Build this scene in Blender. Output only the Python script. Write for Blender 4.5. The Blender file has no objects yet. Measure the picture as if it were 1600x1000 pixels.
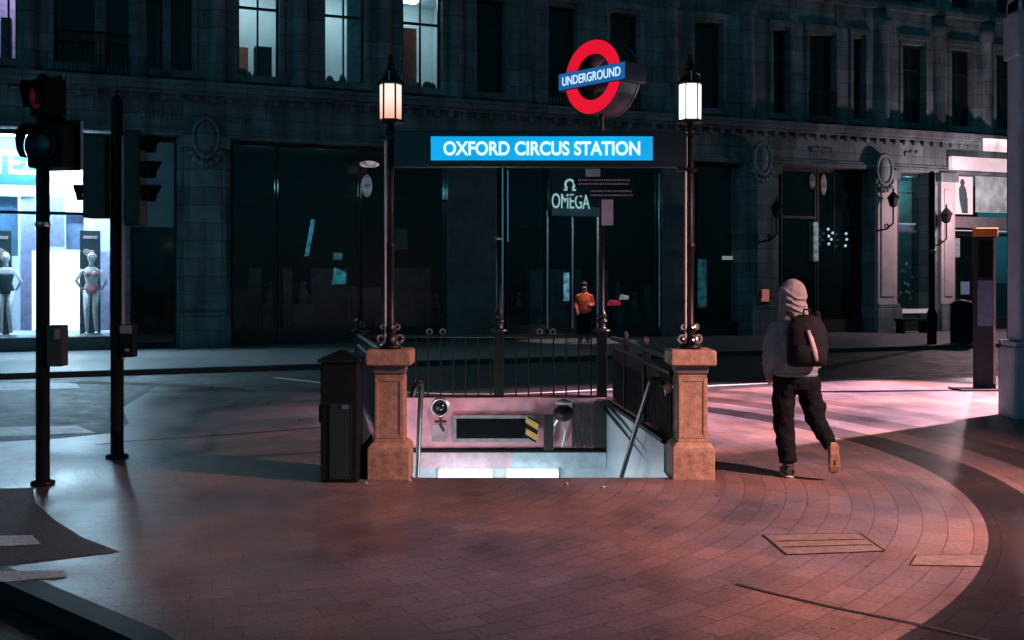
import bpy, bmesh, math, random
from mathutils import Vector, Matrix
random.seed(7)
R = math.radians
scene = bpy.context.scene
COL = scene.collection

# ------------------------------------------------------------------ camera, sky, sun, exposure
CAM_H, FPX, HOR = 1.78, 1600.0, 440.0          # eye height, focal length in photo pixels, horizon row
cd = bpy.data.cameras.new('camera'); cam = bpy.data.objects.new('camera', cd); COL.objects.link(cam)
cam.location = (0, 0, CAM_H); cam.rotation_euler = (R(90), 0, 0)
cd.sensor_width = 36; cd.lens = 36; cd.shift_y = -(500 - HOR) / 1600.0
cd.clip_start = 0.05; cd.clip_end = 2000
scene.camera = cam

world = bpy.data.worlds.new('World'); scene.world = world; world.use_nodes = True
wn = world.node_tree; wn.nodes.clear()
sky = wn.nodes.new('ShaderNodeTexSky'); sky.sky_type = 'NISHITA'; sky.sun_disc = False
SUN_EL, SUN_ROT = 9, 200
sky.sun_elevation = R(SUN_EL); sky.sun_rotation = R(SUN_ROT)
mx = wn.nodes.new('ShaderNodeMix'); mx.data_type = 'RGBA'; mx.blend_type = 'MULTIPLY'; mx.inputs[0].default_value = 1
bw = wn.nodes.new('ShaderNodeRGBToBW'); bg = wn.nodes.new('ShaderNodeBackground'); wo = wn.nodes.new('ShaderNodeOutputWorld')
wn.links.new(sky.outputs[0], bw.inputs[0]); wn.links.new(bw.outputs[0], mx.inputs[6])
mx.inputs[7].default_value = (0.10, 0.70, 0.98, 1)                 # night sky over the city: teal blue
wn.links.new(mx.outputs[2], bg.inputs[0]); bg.inputs[1].default_value = 0.023
wn.links.new(bg.outputs[0], wo.inputs[0])

sd = bpy.data.lights.new('sun', 'SUN'); sd.energy = 0.02; sd.angle = R(12); sd.color = (0.55, 0.85, 1.0)
sun = bpy.data.objects.new('sun', sd); COL.objects.link(sun)
sun.rotation_euler = (R(58), 0, R(-38)); sun.location = (-10, -10, 30)

scene.view_settings.view_transform = 'Standard'; scene.view_settings.look = 'None'
scene.view_settings.exposure = 0; scene.view_settings.gamma = 1; scene.view_settings.use_curve_mapping = False
try:
    scene.cycles.use_denoising = True; scene.cycles.denoiser = 'OPENIMAGEDENOISE'
    scene.cycles.max_bounces = 6; scene.cycles.transparent_max_bounces = 12
    scene.cycles.sample_clamp_indirect = 4
except Exception: pass

# ------------------------------------------------------------------ helpers
def G(px, py, z=0.0):
    d = (CAM_H - z) * FPX / (py - HOR)
    return Vector(((px - 800) / FPX * d, d, z))
def at(px, py, d):
    return Vector(((px - 800) / FPX * d, d, CAM_H + (HOR - py) / FPX * d))

class MB:
    def __init__(s): s.bm = bmesh.new(); s.M = Matrix.Identity(4)
    def v(s, p): return s.bm.verts.new(s.M @ Vector(p))
    def face(s, vs):
        try: return s.bm.faces.new(vs)
        except ValueError: return None
    def quad(s, *ps): return s.face([s.v(p) for p in ps])
    def box(s, x0, x1, y0, y1, z0, z1):
        c = [s.v((x, y, z)) for z in (z0, z1) for y in (y0, y1) for x in (x0, x1)]
        for f in ((0,2,3,1),(4,5,7,6),(0,1,5,4),(2,6,7,3),(0,4,6,2),(1,3,7,5)): s.face([c[i] for i in f])
        return s
    def cbox(s, c, sx, sy, sz): return s.box(c[0]-sx/2, c[0]+sx/2, c[1]-sy/2, c[1]+sy/2, c[2]-sz/2, c[2]+sz/2)
    def prism(s, poly, axis, a, b):
        def P(p, t): return {'z': (p[0], p[1], t), 'y': (p[0], t, p[1]), 'x': (t, p[0], p[1])}[axis]
        A = [s.v(P(p, a)) for p in poly]; B = [s.v(P(p, b)) for p in poly]; n = len(poly)
        s.face(A[::-1]); s.face(B)
        for i in range(n): s.face([A[i], A[(i+1)%n], B[(i+1)%n], B[i]])
        return s
    def tube(s, pts, rad, n=10, cap=True, flat=1.0):
        pts = [Vector(p) for p in pts]
        if not hasattr(rad, '__len__'): rad = [rad]*len(pts)
        rings = []; ref = None
        for i, p in enumerate(pts):
            t = ((pts[min(i+1, len(pts)-1)] - p).normalized() + (p - pts[max(i-1, 0)]).normalized())
            if t.length < 1e-6: t = Vector((0,0,1))
            t.normalize()
            if ref is None: ref = Vector((1,0,0)) if abs(t.x) < .8 else Vector((0,1,0))
            a = (ref - t*ref.dot(t)).normalized(); b = t.cross(a); ref = a
            rings.append([s.v(p + a*math.cos(k*2*math.pi/n)*rad[i] + b*math.sin(k*2*math.pi/n)*rad[i]*flat) for k in range(n)])
        for i in range(len(rings)-1):
            for k in range(n): s.face([rings[i][k], rings[i][(k+1)%n], rings[i+1][(k+1)%n], rings[i+1][k]])
        if cap: s.face(rings[0][::-1]); s.face(rings[-1])
        return s
    def lathe(s, prof, c=(0,0,0), n=16, rot=0.0):
        rings = [[s.v((c[0]+r*math.cos(rot+k*2*math.pi/n), c[1]+r*math.sin(rot+k*2*math.pi/n), c[2]+z)) for k in range(n)] for r, z in prof]
        for i in range(len(rings)-1):
            for k in range(n): s.face([rings[i][k], rings[i][(k+1)%n], rings[i+1][(k+1)%n], rings[i+1][k]])
        s.face(rings[0][::-1]); s.face(rings[-1]); return s
    def ell(s, c, rx, ry, rz, nu=16, nv=10):
        pr = []
        rings = []
        for j in range(1, nv):
            t = math.pi*j/nv - math.pi/2
            rings.append([s.v((c[0]+rx*math.cos(t)*math.cos(k*2*math.pi/nu), c[1]+ry*math.cos(t)*math.sin(k*2*math.pi/nu), c[2]+rz*math.sin(t))) for k in range(nu)])
        for i in range(len(rings)-1):
            for k in range(nu): s.face([rings[i][k], rings[i][(k+1)%nu], rings[i+1][(k+1)%nu], rings[i+1][k]])
        b = s.v((c[0],c[1],c[2]-rz)); t = s.v((c[0],c[1],c[2]+rz))
        for k in range(nu):
            s.face([b, rings[0][(k+1)%nu], rings[0][k]]); s.face([t, rings[-1][k], rings[-1][(k+1)%nu]])
        return s
    def loft(s, secs, n=20):
        # secs: (x, y, z, rx, ry)
        rings = [[s.v((x+rx*math.cos(k*2*math.pi/n), y+ry*math.sin(k*2*math.pi/n), z)) for k in range(n)] for x, y, z, rx, ry in secs]
        for i in range(len(rings)-1):
            for k in range(n): s.face([rings[i][k], rings[i][(k+1)%n], rings[i+1][(k+1)%n], rings[i+1][k]])
        s.face(rings[0][::-1]); s.face(rings[-1]); return s
    def arcbox(s, c, r0, r1, a0, a1, y0, y1, n=28, full=False):
        # ring sector in the xz plane, thickness y0..y1
        k = n if full else n+1
        A = []
        for i in range(k):
            a = a0 + (a1-a0)*i/n
            ca, sa = math.cos(a), math.sin(a)
            A.append([s.v((c[0]+r*ca, y, c[2]+r*sa)) for r in (r0, r1) for y in (y0, y1)])
        m = n if full else n
        for i in range(m):
            a, b = A[i], A[(i+1) % k]
            s.face([a[0], a[2], b[2], b[0]]); s.face([a[1], b[1], b[3], a[3]]); s.face([a[2], a[3], b[3], b[2]]); s.face([a[0], b[0], b[1], a[1]])
        if not full:
            s.face([A[0][0], A[0][1], A[0][3], A[0][2]]); s.face([A[-1][0], A[-1][2], A[-1][3], A[-1][1]])
        return s
    def build(s, name, m, parent=None, smooth=False, bevel=0.0, loc=None, rotz=None):
        bmesh.ops.recalc_face_normals(s.bm, faces=s.bm.faces)
        me = bpy.data.meshes.new(name); s.bm.to_mesh(me); s.bm.free()
        if m: me.materials.append(m)
        if smooth:
            for p in me.polygons: p.use_smooth = True
        o = bpy.data.objects.new(name, me); COL.objects.link(o)
        if parent: o.parent = parent
        if loc is not None: o.location = loc
        if rotz is not None: o.rotation_euler.z = rotz
        if bevel:
            b = o.modifiers.new('bevel', 'BEVEL'); b.width = bevel; b.segments = 2; b.limit_method = 'ANGLE'; b.angle_limit = R(40)
        return o

def tag(o, label, cat, group=None, kind=None):
    o['label'] = label; o['category'] = cat
    if group: o['group'] = group
    if kind: o['kind'] = kind
    return o
def thing(name, label, cat, loc=(0,0,0), rotz=0.0, group=None):
    o = bpy.data.objects.new(name, None); COL.objects.link(o); o.location = loc; o.rotation_euler.z = rotz
    o.empty_display_size = 0.2
    return tag(o, label, cat, group)
def struct(o, label=None, cat=None):
    o['kind'] = 'structure'
    if label: o['label'] = label
    if cat: o['category'] = cat
    return o
def copy_tree(o, parent=None):
    c = o.copy(); COL.objects.link(c)
    if parent: c.parent = parent
    for ch in list(o.children): copy_tree(ch, c)
    return c

# ------------------------------------------------------------------ materials
MATS = {}
def mat(name, col, rough=0.6, metal=0.0, var=0.25, scale=6.0, bump=0.0, bscale=40.0, spec=0.5, stretch=None, col2=None, roughvar=0.0):
    if name in MATS: return MATS[name]
    m = bpy.data.materials.new(name); m.use_nodes = True; MATS[name] = m
    nt = m.node_tree; N = nt.nodes; L = nt.links; b = N['Principled BSDF']
    b.inputs['Roughness'].default_value = rough; b.inputs['Metallic'].default_value = metal
    b.inputs['Specular IOR Level'].default_value = spec
    tc = N.new('ShaderNodeTexCoord'); mp = N.new('ShaderNodeMapping'); L.new(tc.outputs['Object'], mp.inputs[0])
    if stretch: mp.inputs['Scale'].default_value = stretch
    nz = N.new('ShaderNodeTexNoise'); nz.inputs['Scale'].default_value = scale; nz.inputs['Detail'].default_value = 6; nz.inputs['Roughness'].default_value = .65
    L.new(mp.outputs[0], nz.inputs['Vector'])
    rp = N.new('ShaderNodeValToRGB'); rp.color_ramp.elements[0].position = .3; rp.color_ramp.elements[1].position = .7
    c2 = col2 or tuple(min(1, c*(1+var)) for c in col)
    rp.color_ramp.elements[0].color = (*[c*(1-var) for c in col], 1); rp.color_ramp.elements[1].color = (*c2, 1)
    L.new(nz.outputs[0], rp.inputs[0]); L.new(rp.outputs[0], b.inputs['Base Color'])
    if roughvar:
        mr = N.new('ShaderNodeMapRange'); mr.inputs[3].default_value = rough-roughvar; mr.inputs[4].default_value = rough+roughvar
        mr.inputs[1].default_value = .3; mr.inputs[2].default_value = .7
        L.new(nz.outputs[0], mr.inputs[0]); L.new(mr.outputs[0], b.inputs['Roughness'])
    if bump:
        n2 = N.new('ShaderNodeTexNoise'); n2.inputs['Scale'].default_value = bscale; n2.inputs['Detail'].default_value = 4
        L.new(mp.outputs[0], n2.inputs['Vector'])
        bp = N.new('ShaderNodeBump'); bp.inputs['Strength'].default_value = bump; bp.inputs['Distance'].default_value = .01
        L.new(n2.outputs[0], bp.inputs['Height']); L.new(bp.outputs[0], b.inputs['Normal'])
    return m
def emit(name, col, strength, noise=0.0, nscale=3.0):
    if name in MATS: return MATS[name]
    m = bpy.data.materials.new(name); m.use_nodes = True; MATS[name] = m
    b = m.node_tree.nodes['Principled BSDF']
    b.inputs['Base Color'].default_value = (*[c*.5 for c in col], 1); b.inputs['Roughness'].default_value = .4
    b.inputs['Emission Color'].default_value = (*col, 1); b.inputs['Emission Strength'].default_value = strength
    if noise:
        N = m.node_tree.nodes; L = m.node_tree.links
        tc = N.new('ShaderNodeTexCoord'); nz = N.new('ShaderNodeTexNoise'); nz.inputs['Scale'].default_value = nscale
        L.new(tc.outputs['Object'], nz.inputs['Vector'])
        mr = N.new('ShaderNodeMapRange'); mr.inputs[1].default_value = .3; mr.inputs[2].default_value = .7
        mr.inputs[3].default_value = strength*(1-noise); mr.inputs[4].default_value = strength*(1+noise)
        L.new(nz.outputs[0], mr.inputs[0]); L.new(mr.outputs[0], b.inputs['Emission Strength'])
    return m
def glass(name, tint, refl=0.12, rough=0.10):
    if name in MATS: return MATS[name]
    m = bpy.data.materials.new(name); m.use_nodes = True; MATS[name] = m
    nt = m.node_tree; N = nt.nodes; L = nt.links; N.remove(N['Principled BSDF']); out = N['Material Output']
    tr = N.new('ShaderNodeBsdfTransparent'); tr.inputs[0].default_value = (*tint, 1)
    gl = N.new('ShaderNodeBsdfGlossy'); gl.inputs['Roughness'].default_value = rough; gl.inputs[0].default_value = (1,1,1,1)
    lw = N.new('ShaderNodeLayerWeight'); lw.inputs[0].default_value = .25
    mr = N.new('ShaderNodeMapRange'); mr.inputs[3].default_value = refl; mr.inputs[4].default_value = .6
    L.new(lw.outputs['Fresnel'], mr.inputs[0])
    mi = N.new('ShaderNodeMixShader'); L.new(mr.outputs[0], mi.inputs[0]); L.new(tr.outputs[0], mi.inputs[1]); L.new(gl.outputs[0], mi.inputs[2])
    L.new(mi.outputs[0], out.inputs[0]); return m

PC = (-2.965, 9.964)                                              # centre of the circular paving
def paving():
    m = bpy.data.materials.new('paving'); m.use_nodes = True
    nt = m.node_tree; N = nt.nodes; L = nt.links; b = N['Principled BSDF']
    def math_(op, a, c=None):
        n = N.new('ShaderNodeMath'); n.operation = op
        for i, x in enumerate((a, c)):
            if x is None: continue
            if isinstance(x, (int, float)): n.inputs[i].default_value = x
            else: L.new(x, n.inputs[i])
        return n.outputs[0]
    tc = N.new('ShaderNodeTexCoord'); sp = N.new('ShaderNodeSeparateXYZ'); L.new(tc.outputs['Object'], sp.inputs[0])
    x = math_('SUBTRACT', sp.outputs[0], PC[0]); y = math_('SUBTRACT', sp.outputs[1], PC[1])
    r = math_('SQRT', math_('ADD', math_('MULTIPLY', x, x), math_('MULTIPLY', y, y)))
    th = math_('MULTIPLY', math_('ARCTAN2', y, x), 6.0)
    cb = N.new('ShaderNodeCombineXYZ'); L.new(th, cb.inputs[0]); L.new(r, cb.inputs[1])
    br = N.new('ShaderNodeTexBrick'); L.new(cb.outputs[0], br.inputs['Vector'])
    br.inputs['Scale'].default_value = 1; br.inputs['Brick Width'].default_value = .34; br.inputs['Row Height'].default_value = .17
    br.inputs['Mortar Size'].default_value = .006; br.inputs['Mortar Smooth'].default_value = .3; br.inputs['Bias'].default_value = -.1
    br.inputs['Color1'].default_value = (.205, .165, .16, 1); br.inputs['Color2'].default_value = (.265, .215, .21, 1); br.inputs['Mortar'].default_value = (.15, .12, .118, 1)
    # dark granite rings
    mr = N.new('ShaderNodeMapRange'); mr.inputs[1].default_value = 0; mr.inputs[2].default_value = 14; L.new(r, mr.inputs[0])
    rp = N.new('ShaderNodeValToRGB'); rp.color_ramp.interpolation = 'CONSTANT'; e = rp.color_ramp.elements
    e[0].position = 0; e[0].color = (1,1,1,1); e[1].position = 6.86/14; e[1].color = (.14,.155,.175,1)
    for pos, c in ((7.36, .80), (7.78, .30), (8.35, .62), (8.95, .36), (9.4, .7)):
        k = e.new(pos/14); k.color = (c, c, c, 1)
    L.new(mr.outputs[0], rp.inputs[0])
    # stains
    nz = N.new('ShaderNodeTexNoise'); nz.inputs['Scale'].default_value = .9; nz.inputs['Detail'].default_value = 5; nz.inputs['Roughness'].default_value = .58
    mp = N.new('ShaderNodeMapping'); mp.inputs['Scale'].default_value = (1, .7, 1); L.new(tc.outputs['Object'], mp.inputs[0]); L.new(mp.outputs[0], nz.inputs['Vector'])
    r2 = N.new('ShaderNodeValToRGB'); r2.color_ramp.elements[0].position = .32; r2.color_ramp.elements[1].position = .68
    r2.color_ramp.elements[0].color = (.52,.54,.60,1); r2.color_ramp.elements[1].color = (1.22,1.15,1.12,1); L.new(nz.outputs[0], r2.inputs[0])
    n3 = N.new('ShaderNodeTexNoise'); n3.inputs['Scale'].default_value = 38; n3.inputs['Detail'].default_value = 4; L.new(tc.outputs['Object'], n3.inputs['Vector'])
    r3 = N.new('ShaderNodeValToRGB'); r3.color_ramp.elements[0].position = .3; r3.color_ramp.elements[1].position = .7
    r3.color_ramp.elements[0].color = (.75,.75,.75,1); r3.color_ramp.elements[1].color = (1.2,1.2,1.2,1); L.new(n3.outputs[0], r3.inputs[0])
    def mul(a, c):
        q = N.new('ShaderNodeMix'); q.data_type = 'RGBA'; q.blend_type = 'MULTIPLY'; q.inputs[0].default_value = 1
        L.new(a, q.inputs[6]); L.new(c, q.inputs[7]); return q.outputs[2]
    L.new(mul(mul(mul(br.outputs[0], rp.outputs[0]), r2.outputs[0]), r3.outputs[0]), b.inputs['Base Color'])
    # patches of blue and warm light put into the colour, and trodden-in gum
    n4 = N.new('ShaderNodeTexNoise'); n4.inputs['Scale'].default_value = .55; n4.inputs['Detail'].default_value = 3; n4.inputs['Roughness'].default_value = .55
    mp4 = N.new('ShaderNodeMapping'); mp4.inputs['Location'].default_value = (3.1,7.7,0); L.new(tc.outputs['Object'], mp4.inputs[0]); L.new(mp4.outputs[0], n4.inputs['Vector'])
    r4 = N.new('ShaderNodeValToRGB'); r4.color_ramp.elements[0].position = .38; r4.color_ramp.elements[1].position = .62
    r4.color_ramp.elements[0].color = (.72,.86,1.12,1); r4.color_ramp.elements[1].color = (1.16,.98,.90,1); L.new(n4.outputs[0], r4.inputs[0])
    vo = N.new('ShaderNodeTexVoronoi'); vo.inputs['Scale'].default_value = 3.2; L.new(tc.outputs['Object'], vo.inputs['Vector'])
    r5 = N.new('ShaderNodeValToRGB'); r5.color_ramp.interpolation = 'CONSTANT'; r5.color_ramp.elements[0].color = (.45,.45,.45,1); r5.color_ramp.elements[1].color = (1,1,1,1); r5.color_ramp.elements[1].position = .055; L.new(vo.outputs['Distance'], r5.inputs[0])
    bc = b.inputs['Base Color'].links[0].from_socket
    L.new(mul(mul(bc, r4.outputs[0]), r5.outputs[0]), b.inputs['Base Color'])
    rr = N.new('ShaderNodeMapRange'); rr.inputs[1].default_value = .3; rr.inputs[2].default_value = .7; rr.inputs[3].default_value = .26; rr.inputs[4].default_value = .52
    L.new(nz.outputs[0], rr.inputs[0]); L.new(rr.outputs[0], b.inputs['Roughness'])
    b.inputs['Specular IOR Level'].default_value = .5
    bp = N.new('ShaderNodeBump'); bp.inputs['Strength'].default_value = .35; bp.inputs['Distance'].default_value = .012
    hh = math_('ADD', math_('MULTIPLY', br.outputs['Fac'], -.6), math_('ADD', math_('MULTIPLY', nz.outputs[0], .5), math_('MULTIPLY', n3.outputs[0], .35)))
    L.new(hh, bp.inputs['Height']); L.new(bp.outputs[0], b.inputs['Normal'])
    return m

M_pave = paving()
M_asph = mat('asphalt', (.030,.036,.040), .55, 0, .7, 3.5, .9, 90, roughvar=.18)
M_asph2 = mat('patch_asphalt', (.08,.082,.088), .7, 0, .5, 30, .5, 150)
M_kerb = mat('kerb_granite', (.022,.022,.024), .6, 0, .3, 8, .2, 60)
M_fpave = mat('far_paving', (.20,.20,.205), .42, 0, .25, 2.5, .2, 30, stretch=(1,2,1))
M_line = mat('road_paint', (.85,.80,.80), .6, 0, .2, 14)
M_stone = mat('portland_stone', (.16,.205,.22), .8, 0, .25, 1.6, .2, 14)  # teal night tint put into the stone's base colour
def ashlar(m, w, h):
    nt = m.node_tree; N = nt.nodes; L = nt.links; b = N['Principled BSDF']
    tc = N.new('ShaderNodeTexCoord'); sp = N.new('ShaderNodeSeparateXYZ'); cb_ = N.new('ShaderNodeCombineXYZ'); L.new(tc.outputs['Object'], sp.inputs[0])
    L.new(sp.outputs[0], cb_.inputs[0]); L.new(sp.outputs[2], cb_.inputs[1])
    br = N.new('ShaderNodeTexBrick'); br.inputs['Scale'].default_value = 1; br.inputs['Brick Width'].default_value = w; br.inputs['Row Height'].default_value = h
    br.inputs['Mortar Size'].default_value = .012; br.inputs['Color1'].default_value = (.72,.72,.72,1); br.inputs['Color2'].default_value = (1.15,1.15,1.15,1); br.inputs['Mortar'].default_value = (.4,.4,.4,1)
    L.new(cb_.outputs[0], br.inputs['Vector'])
    old = b.inputs['Base Color'].links[0].from_socket
    q = N.new('ShaderNodeMix'); q.data_type = 'RGBA'; q.blend_type = 'MULTIPLY'; q.inputs[0].default_value = 1
    L.new(old, q.inputs[6]); L.new(br.outputs[0], q.inputs[7])
    n2 = N.new('ShaderNodeTexNoise'); n2.inputs['Scale'].default_value = 1; n2.inputs['Detail'].default_value = 6; mp = N.new('ShaderNodeMapping'); mp.inputs['Scale'].default_value = (2.2,1,.35); L.new(tc.outputs['Object'], mp.inputs[0]); L.new(mp.outputs[0], n2.inputs['Vector'])
    rp = N.new('ShaderNodeValToRGB'); rp.color_ramp.elements[0].position = .35; rp.color_ramp.elements[1].position = .65; rp.color_ramp.elements[0].color = (.55,.55,.55,1); rp.color_ramp.elements[1].color = (1.15,1.15,1.15,1); L.new(n2.outputs[0], rp.inputs[0])
    q2 = N.new('ShaderNodeMix'); q2.data_type = 'RGBA'; q2.blend_type = 'MULTIPLY'; q2.inputs[0].default_value = 1
    L.new(q.outputs[2], q2.inputs[6]); L.new(rp.outputs[0], q2.inputs[7]); L.new(q2.outputs[2], b.inputs['Base Color'])
ashlar(M_stone, 1.1, .48)
M_stone2 = mat('corner_stone', (.27,.34,.41), .7, 0, .2, 2.2, .2, 18)  # bluish light on the pier put into its base colour
M_ped = mat('sandstone', (.37,.235,.165), .85, 0, .38, 14, .5, 45)
M_neck = mat('dark_stone', (.13,.12,.12), .7, 0, .2, 9)
M_black = mat('black_iron', (.008,.010,.012), .38, 0, .4, 12, .12, 60, spec=.3)
M_blackm = mat('black_matt', (.007,.009,.011), .6, 0, .3, 8, spec=.2)
M_navy = mat('navy_beam', (.008,.014,.024), .35, 0, .3, 5)
M_steel = mat('steel', (.55,.55,.56), .3, 1.0, .1, 20)
M_brass = mat('brass_highlight', (.35,.30,.28), .3, .8, .2, 20)
M_frame = mat('shop_frame', (.02,.022,.025), .4, 0, .3, 5)
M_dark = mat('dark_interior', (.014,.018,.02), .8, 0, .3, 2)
M_darkglass = mat('night_glass', (.006,.009,.011), .08, 0, .3, 1, .02, 2, spec=.6)
M_tile = mat('white_tile', (.54,.70,.75), .3, 0, .12, 5, .05, 20)
M_pink = mat('pink_lit_wall', (.75,.38,.43), .4, 0, .15, 4, .05, 20)  # pink of the light put into the end wall's colour
M_pane = glass('window_glass', (.9,.95,.95), .06)
M_paned = glass('shop_glass', (.75,.82,.85), .03, .22)
M_white = mat('white_wall', (.30,.34,.40), .6, 0, .05, 2)
M_wdark = mat('plant_dark', (.01,.018,.014), .8, 0, .5, 6)

# ------------------------------------------------------------------ building plane
P0 = Vector((-12.95, 25.9, 0)); T = Vector((32.15, 12.5, 0)).normalized(); WANG = math.atan2(T.y, T.x)
NIN = Vector((-T.y, T.x, 0))
def W(px, py, v=0.0):
    a = (px-800)/FPX; p = P0 + NIN*v
    # (a*d, d) = p + u*T
    d = (p.x*T.y - p.y*T.x) / (a*T.y - T.x)
    u = (a*d - p.x)/T.x
    return u, CAM_H + (HOR-py)/FPX*d
def U(px, v=0.0): return W(px, 440, v)[0]
def wl(u, v, z): return P0 + T*u + NIN*v + Vector((0,0,z))

# ------------------------------------------------------------------ ground
S_FL, S_FR, S_BR, S_BL = (-.89, 9.30), (1.44, 9.30), (1.35, 15.4), (-2.3, 15.4)    # stair opening
hole = [S_FL, S_FR, S_BR, S_BL]
ZR = -0.11
def sheet(name, outer, holes, z, m, thick=0):
    bm = bmesh.new(); es = []
    for loop in [outer]+holes:
        vs = [bm.verts.new((p[0], p[1], z)) for p in loop]
        es += [bm.edges.new((vs[i], vs[(i+1) % len(vs)])) for i in range(len(vs))]
    bmesh.ops.triangle_fill(bm, edges=es, use_beauty=True, use_dissolve=False)
    for f in bm.faces:
        if f.normal.z < 0: f.normal_flip()
    if thick:
        r = bmesh.ops.extrude_face_region(bm, geom=list(bm.faces))
        for v in [g for g in r['geom'] if isinstance(g, bmesh.types.BMVert)]: v.co.z -= thick
        bmesh.ops.recalc_face_normals(bm, faces=bm.faces)
    me = bpy.data.meshes.new(name); bm.to_mesh(me); bm.free(); me.materials.append(m)
    o = bpy.data.objects.new(name, me); COL.objects.link(o); return o
def off(loop, d):
    out = []; n = len(loop)
    for i in range(n):
        a, b, c = Vector(loop[i-1]), Vector(loop[i]), Vector(loop[(i+1) % n])
        t = ((b-a).normalized() + (c-b).normalized()).normalized(); nn = Vector((-t.y, t.x)); out.append(b + nn*d)
    return [tuple(p) for p in out]
struct(sheet('road', [(-900,-300),(900,-300),(900,1500),(-900,1500)], [hole], ZR, M_asph))
isl = [(.6,2.0),(30,2.0),(30,27.5),(22,25)]
isl += [tuple(G(*p, ZR).xy) for p in [(1520,597),(1330,604),(1105,618),(935,622),(790,627),(640,627),(520,622),(400,618),(300,610),(235,612),(172,650),(180,676),(158,690),(90,697),(0,702)]]
isl += [(-9,10.9),(-9,9.9)]
e0, e1 = G(0,908), G(208,1000); dv = (e1-e0)
isl += [tuple((e0 - dv*2.0).xy), tuple(e0.xy), tuple(e1.xy)]
isl_in = off(isl, .16)
struct(sheet('pavement', isl_in, [hole], 0.0, M_pave))
# kerb ring round the island
bm = bmesh.new(); n = len(isl)
A = [bm.verts.new((p[0],p[1],.003)) for p in isl_in]; B = [bm.verts.new((p[0],p[1],.003)) for p in isl]; Cc = [bm.verts.new((p[0],p[1],ZR-.05)) for p in isl]
for i in range(n):
    j = (i+1) % n; bm.faces.new([A[i],A[j],B[j],B[i]]); bm.faces.new([B[i],B[j],Cc[j],Cc[i]])
bmesh.ops.recalc_face_normals(bm, faces=bm.faces)
me = bpy.data.meshes.new('kerb'); bm.to_mesh(me); bm.free(); me.materials.append(M_kerb)
o = bpy.data.objects.new('kerb', me); COL.objects.link(o); struct(o)
# far pavement in front of the building
k0, k1 = G(0,583), G(1400,541)
kd = (k1-k0).normalized()
far = [(k0-kd*40).xy, (k1+kd*60).xy, (wl(70,.5,0)).xy, (wl(-40,.5,0)).xy]
far = [tuple(p) for p in far]
o = sheet('far_pavement', far, [], 0.0, M_fpave, .2); struct(o)
mb = MB()
nk = Vector((kd.y, -kd.x, 0))
a, b = k0-kd*40, k1+kd*60
mb.prism([tuple((a).xy), tuple((b).xy), tuple((b+nk*.16).xy), tuple((a+nk*.16).xy)], 'z', ZR-.05, .004)
struct(mb.build('far_kerb', mat('dark_kerb', (.05,.05,.055), .6), bevel=.01))
# painted line along the near edge of the road
ln = [G(*p, ZR+.004) for p in [(430,590),(495,597),(575,607),(640,613),(715,616),(790,616),(865,613),(935,609),(1020,606),(1105,603),(1300,594),(1520,582),(1640,577)]]
mb = MB(); L_ = []; 
for i, p in enumerate(ln):
    t = (ln[min(i+1,len(ln)-1)]-ln[max(i-1,0)]).normalized(); nn = Vector((-t.y,t.x,0)); L_.append((mb.v(p-nn*.07), mb.v(p+nn*.07)))
for i in range(len(ln)-1): mb.face([L_[i][0],L_[i+1][0],L_[i+1][1],L_[i][1]])
struct(mb.build('road_marking', M_line))
mb = MB(); q = [G(*p, ZR+.004) for p in [(-60,668),(120,665),(150,676),(-60,684)]]; mb.quad(*q)
q = [G(*p, ZR+.004) for p in [(-60,600),(118,598),(125,606),(-60,612)]]; mb.quad(*q)
struct(mb.build('crossing_marking', mat('worn_paint', (.30,.31,.32), .5, 0, .5, 7)))
# tarmac patch and tactile strips at the dropped kerb
bmx = [G(*p, .004) for p in [(-70,764),(52,762),(55,785),(85,812),(130,840),(188,862),(100,872),(0,885),(-110,895)]]
mb = MB(); mb.face([mb.v(p) for p in bmx]); struct(mb.build('tarmac_patch', M_asph2))
mb = MB()
mb.quad(*[G(*p, .008) for p in [(-80,838),(50,836),(64,850),(-80,858)]])
mb.quad(*[G(*p, .006) for p in [(-60,893),(100,891),(104,901),(8,909),(-40,907)]])
struct(mb.build('tactile_paving', mat('tactile', (.42,.45,.48), .5, 0, .75, 60, .8, 60)))
# dark drainage joints
def strip(name, pts, w, m, z=.005):
    mb = MB(); P = [G(*p, z) for p in pts]; ring = []
    for i, p in enumerate(P):
        t = (P[min(i+1,len(P)-1)]-P[max(i-1,0)]).normalized(); nn = Vector((-t.y,t.x,0)); ring.append((mb.v(p-nn*w/2), mb.v(p+nn*w/2)))
    for i in range(len(P)-1): mb.face([ring[i][0],ring[i+1][0],ring[i+1][1],ring[i][1]])
    return mb.build(name, m)
M_joint = mat('joint', (.018,.018,.02), .8)
struct(strip('median_strip', [(118,597),(250,601),(400,603),(560,608)], .42, M_joint, ZR+.006))
struct(strip('expansion_joint', [(1150,912),(1205,926),(1300,948),(1420,972),(1560,1004)], .028, M_joint))
struct(strip('drainage_joint', [(150,695),(190,690),(300,683),(420,674),(505,667)], .05, M_joint))

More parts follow.
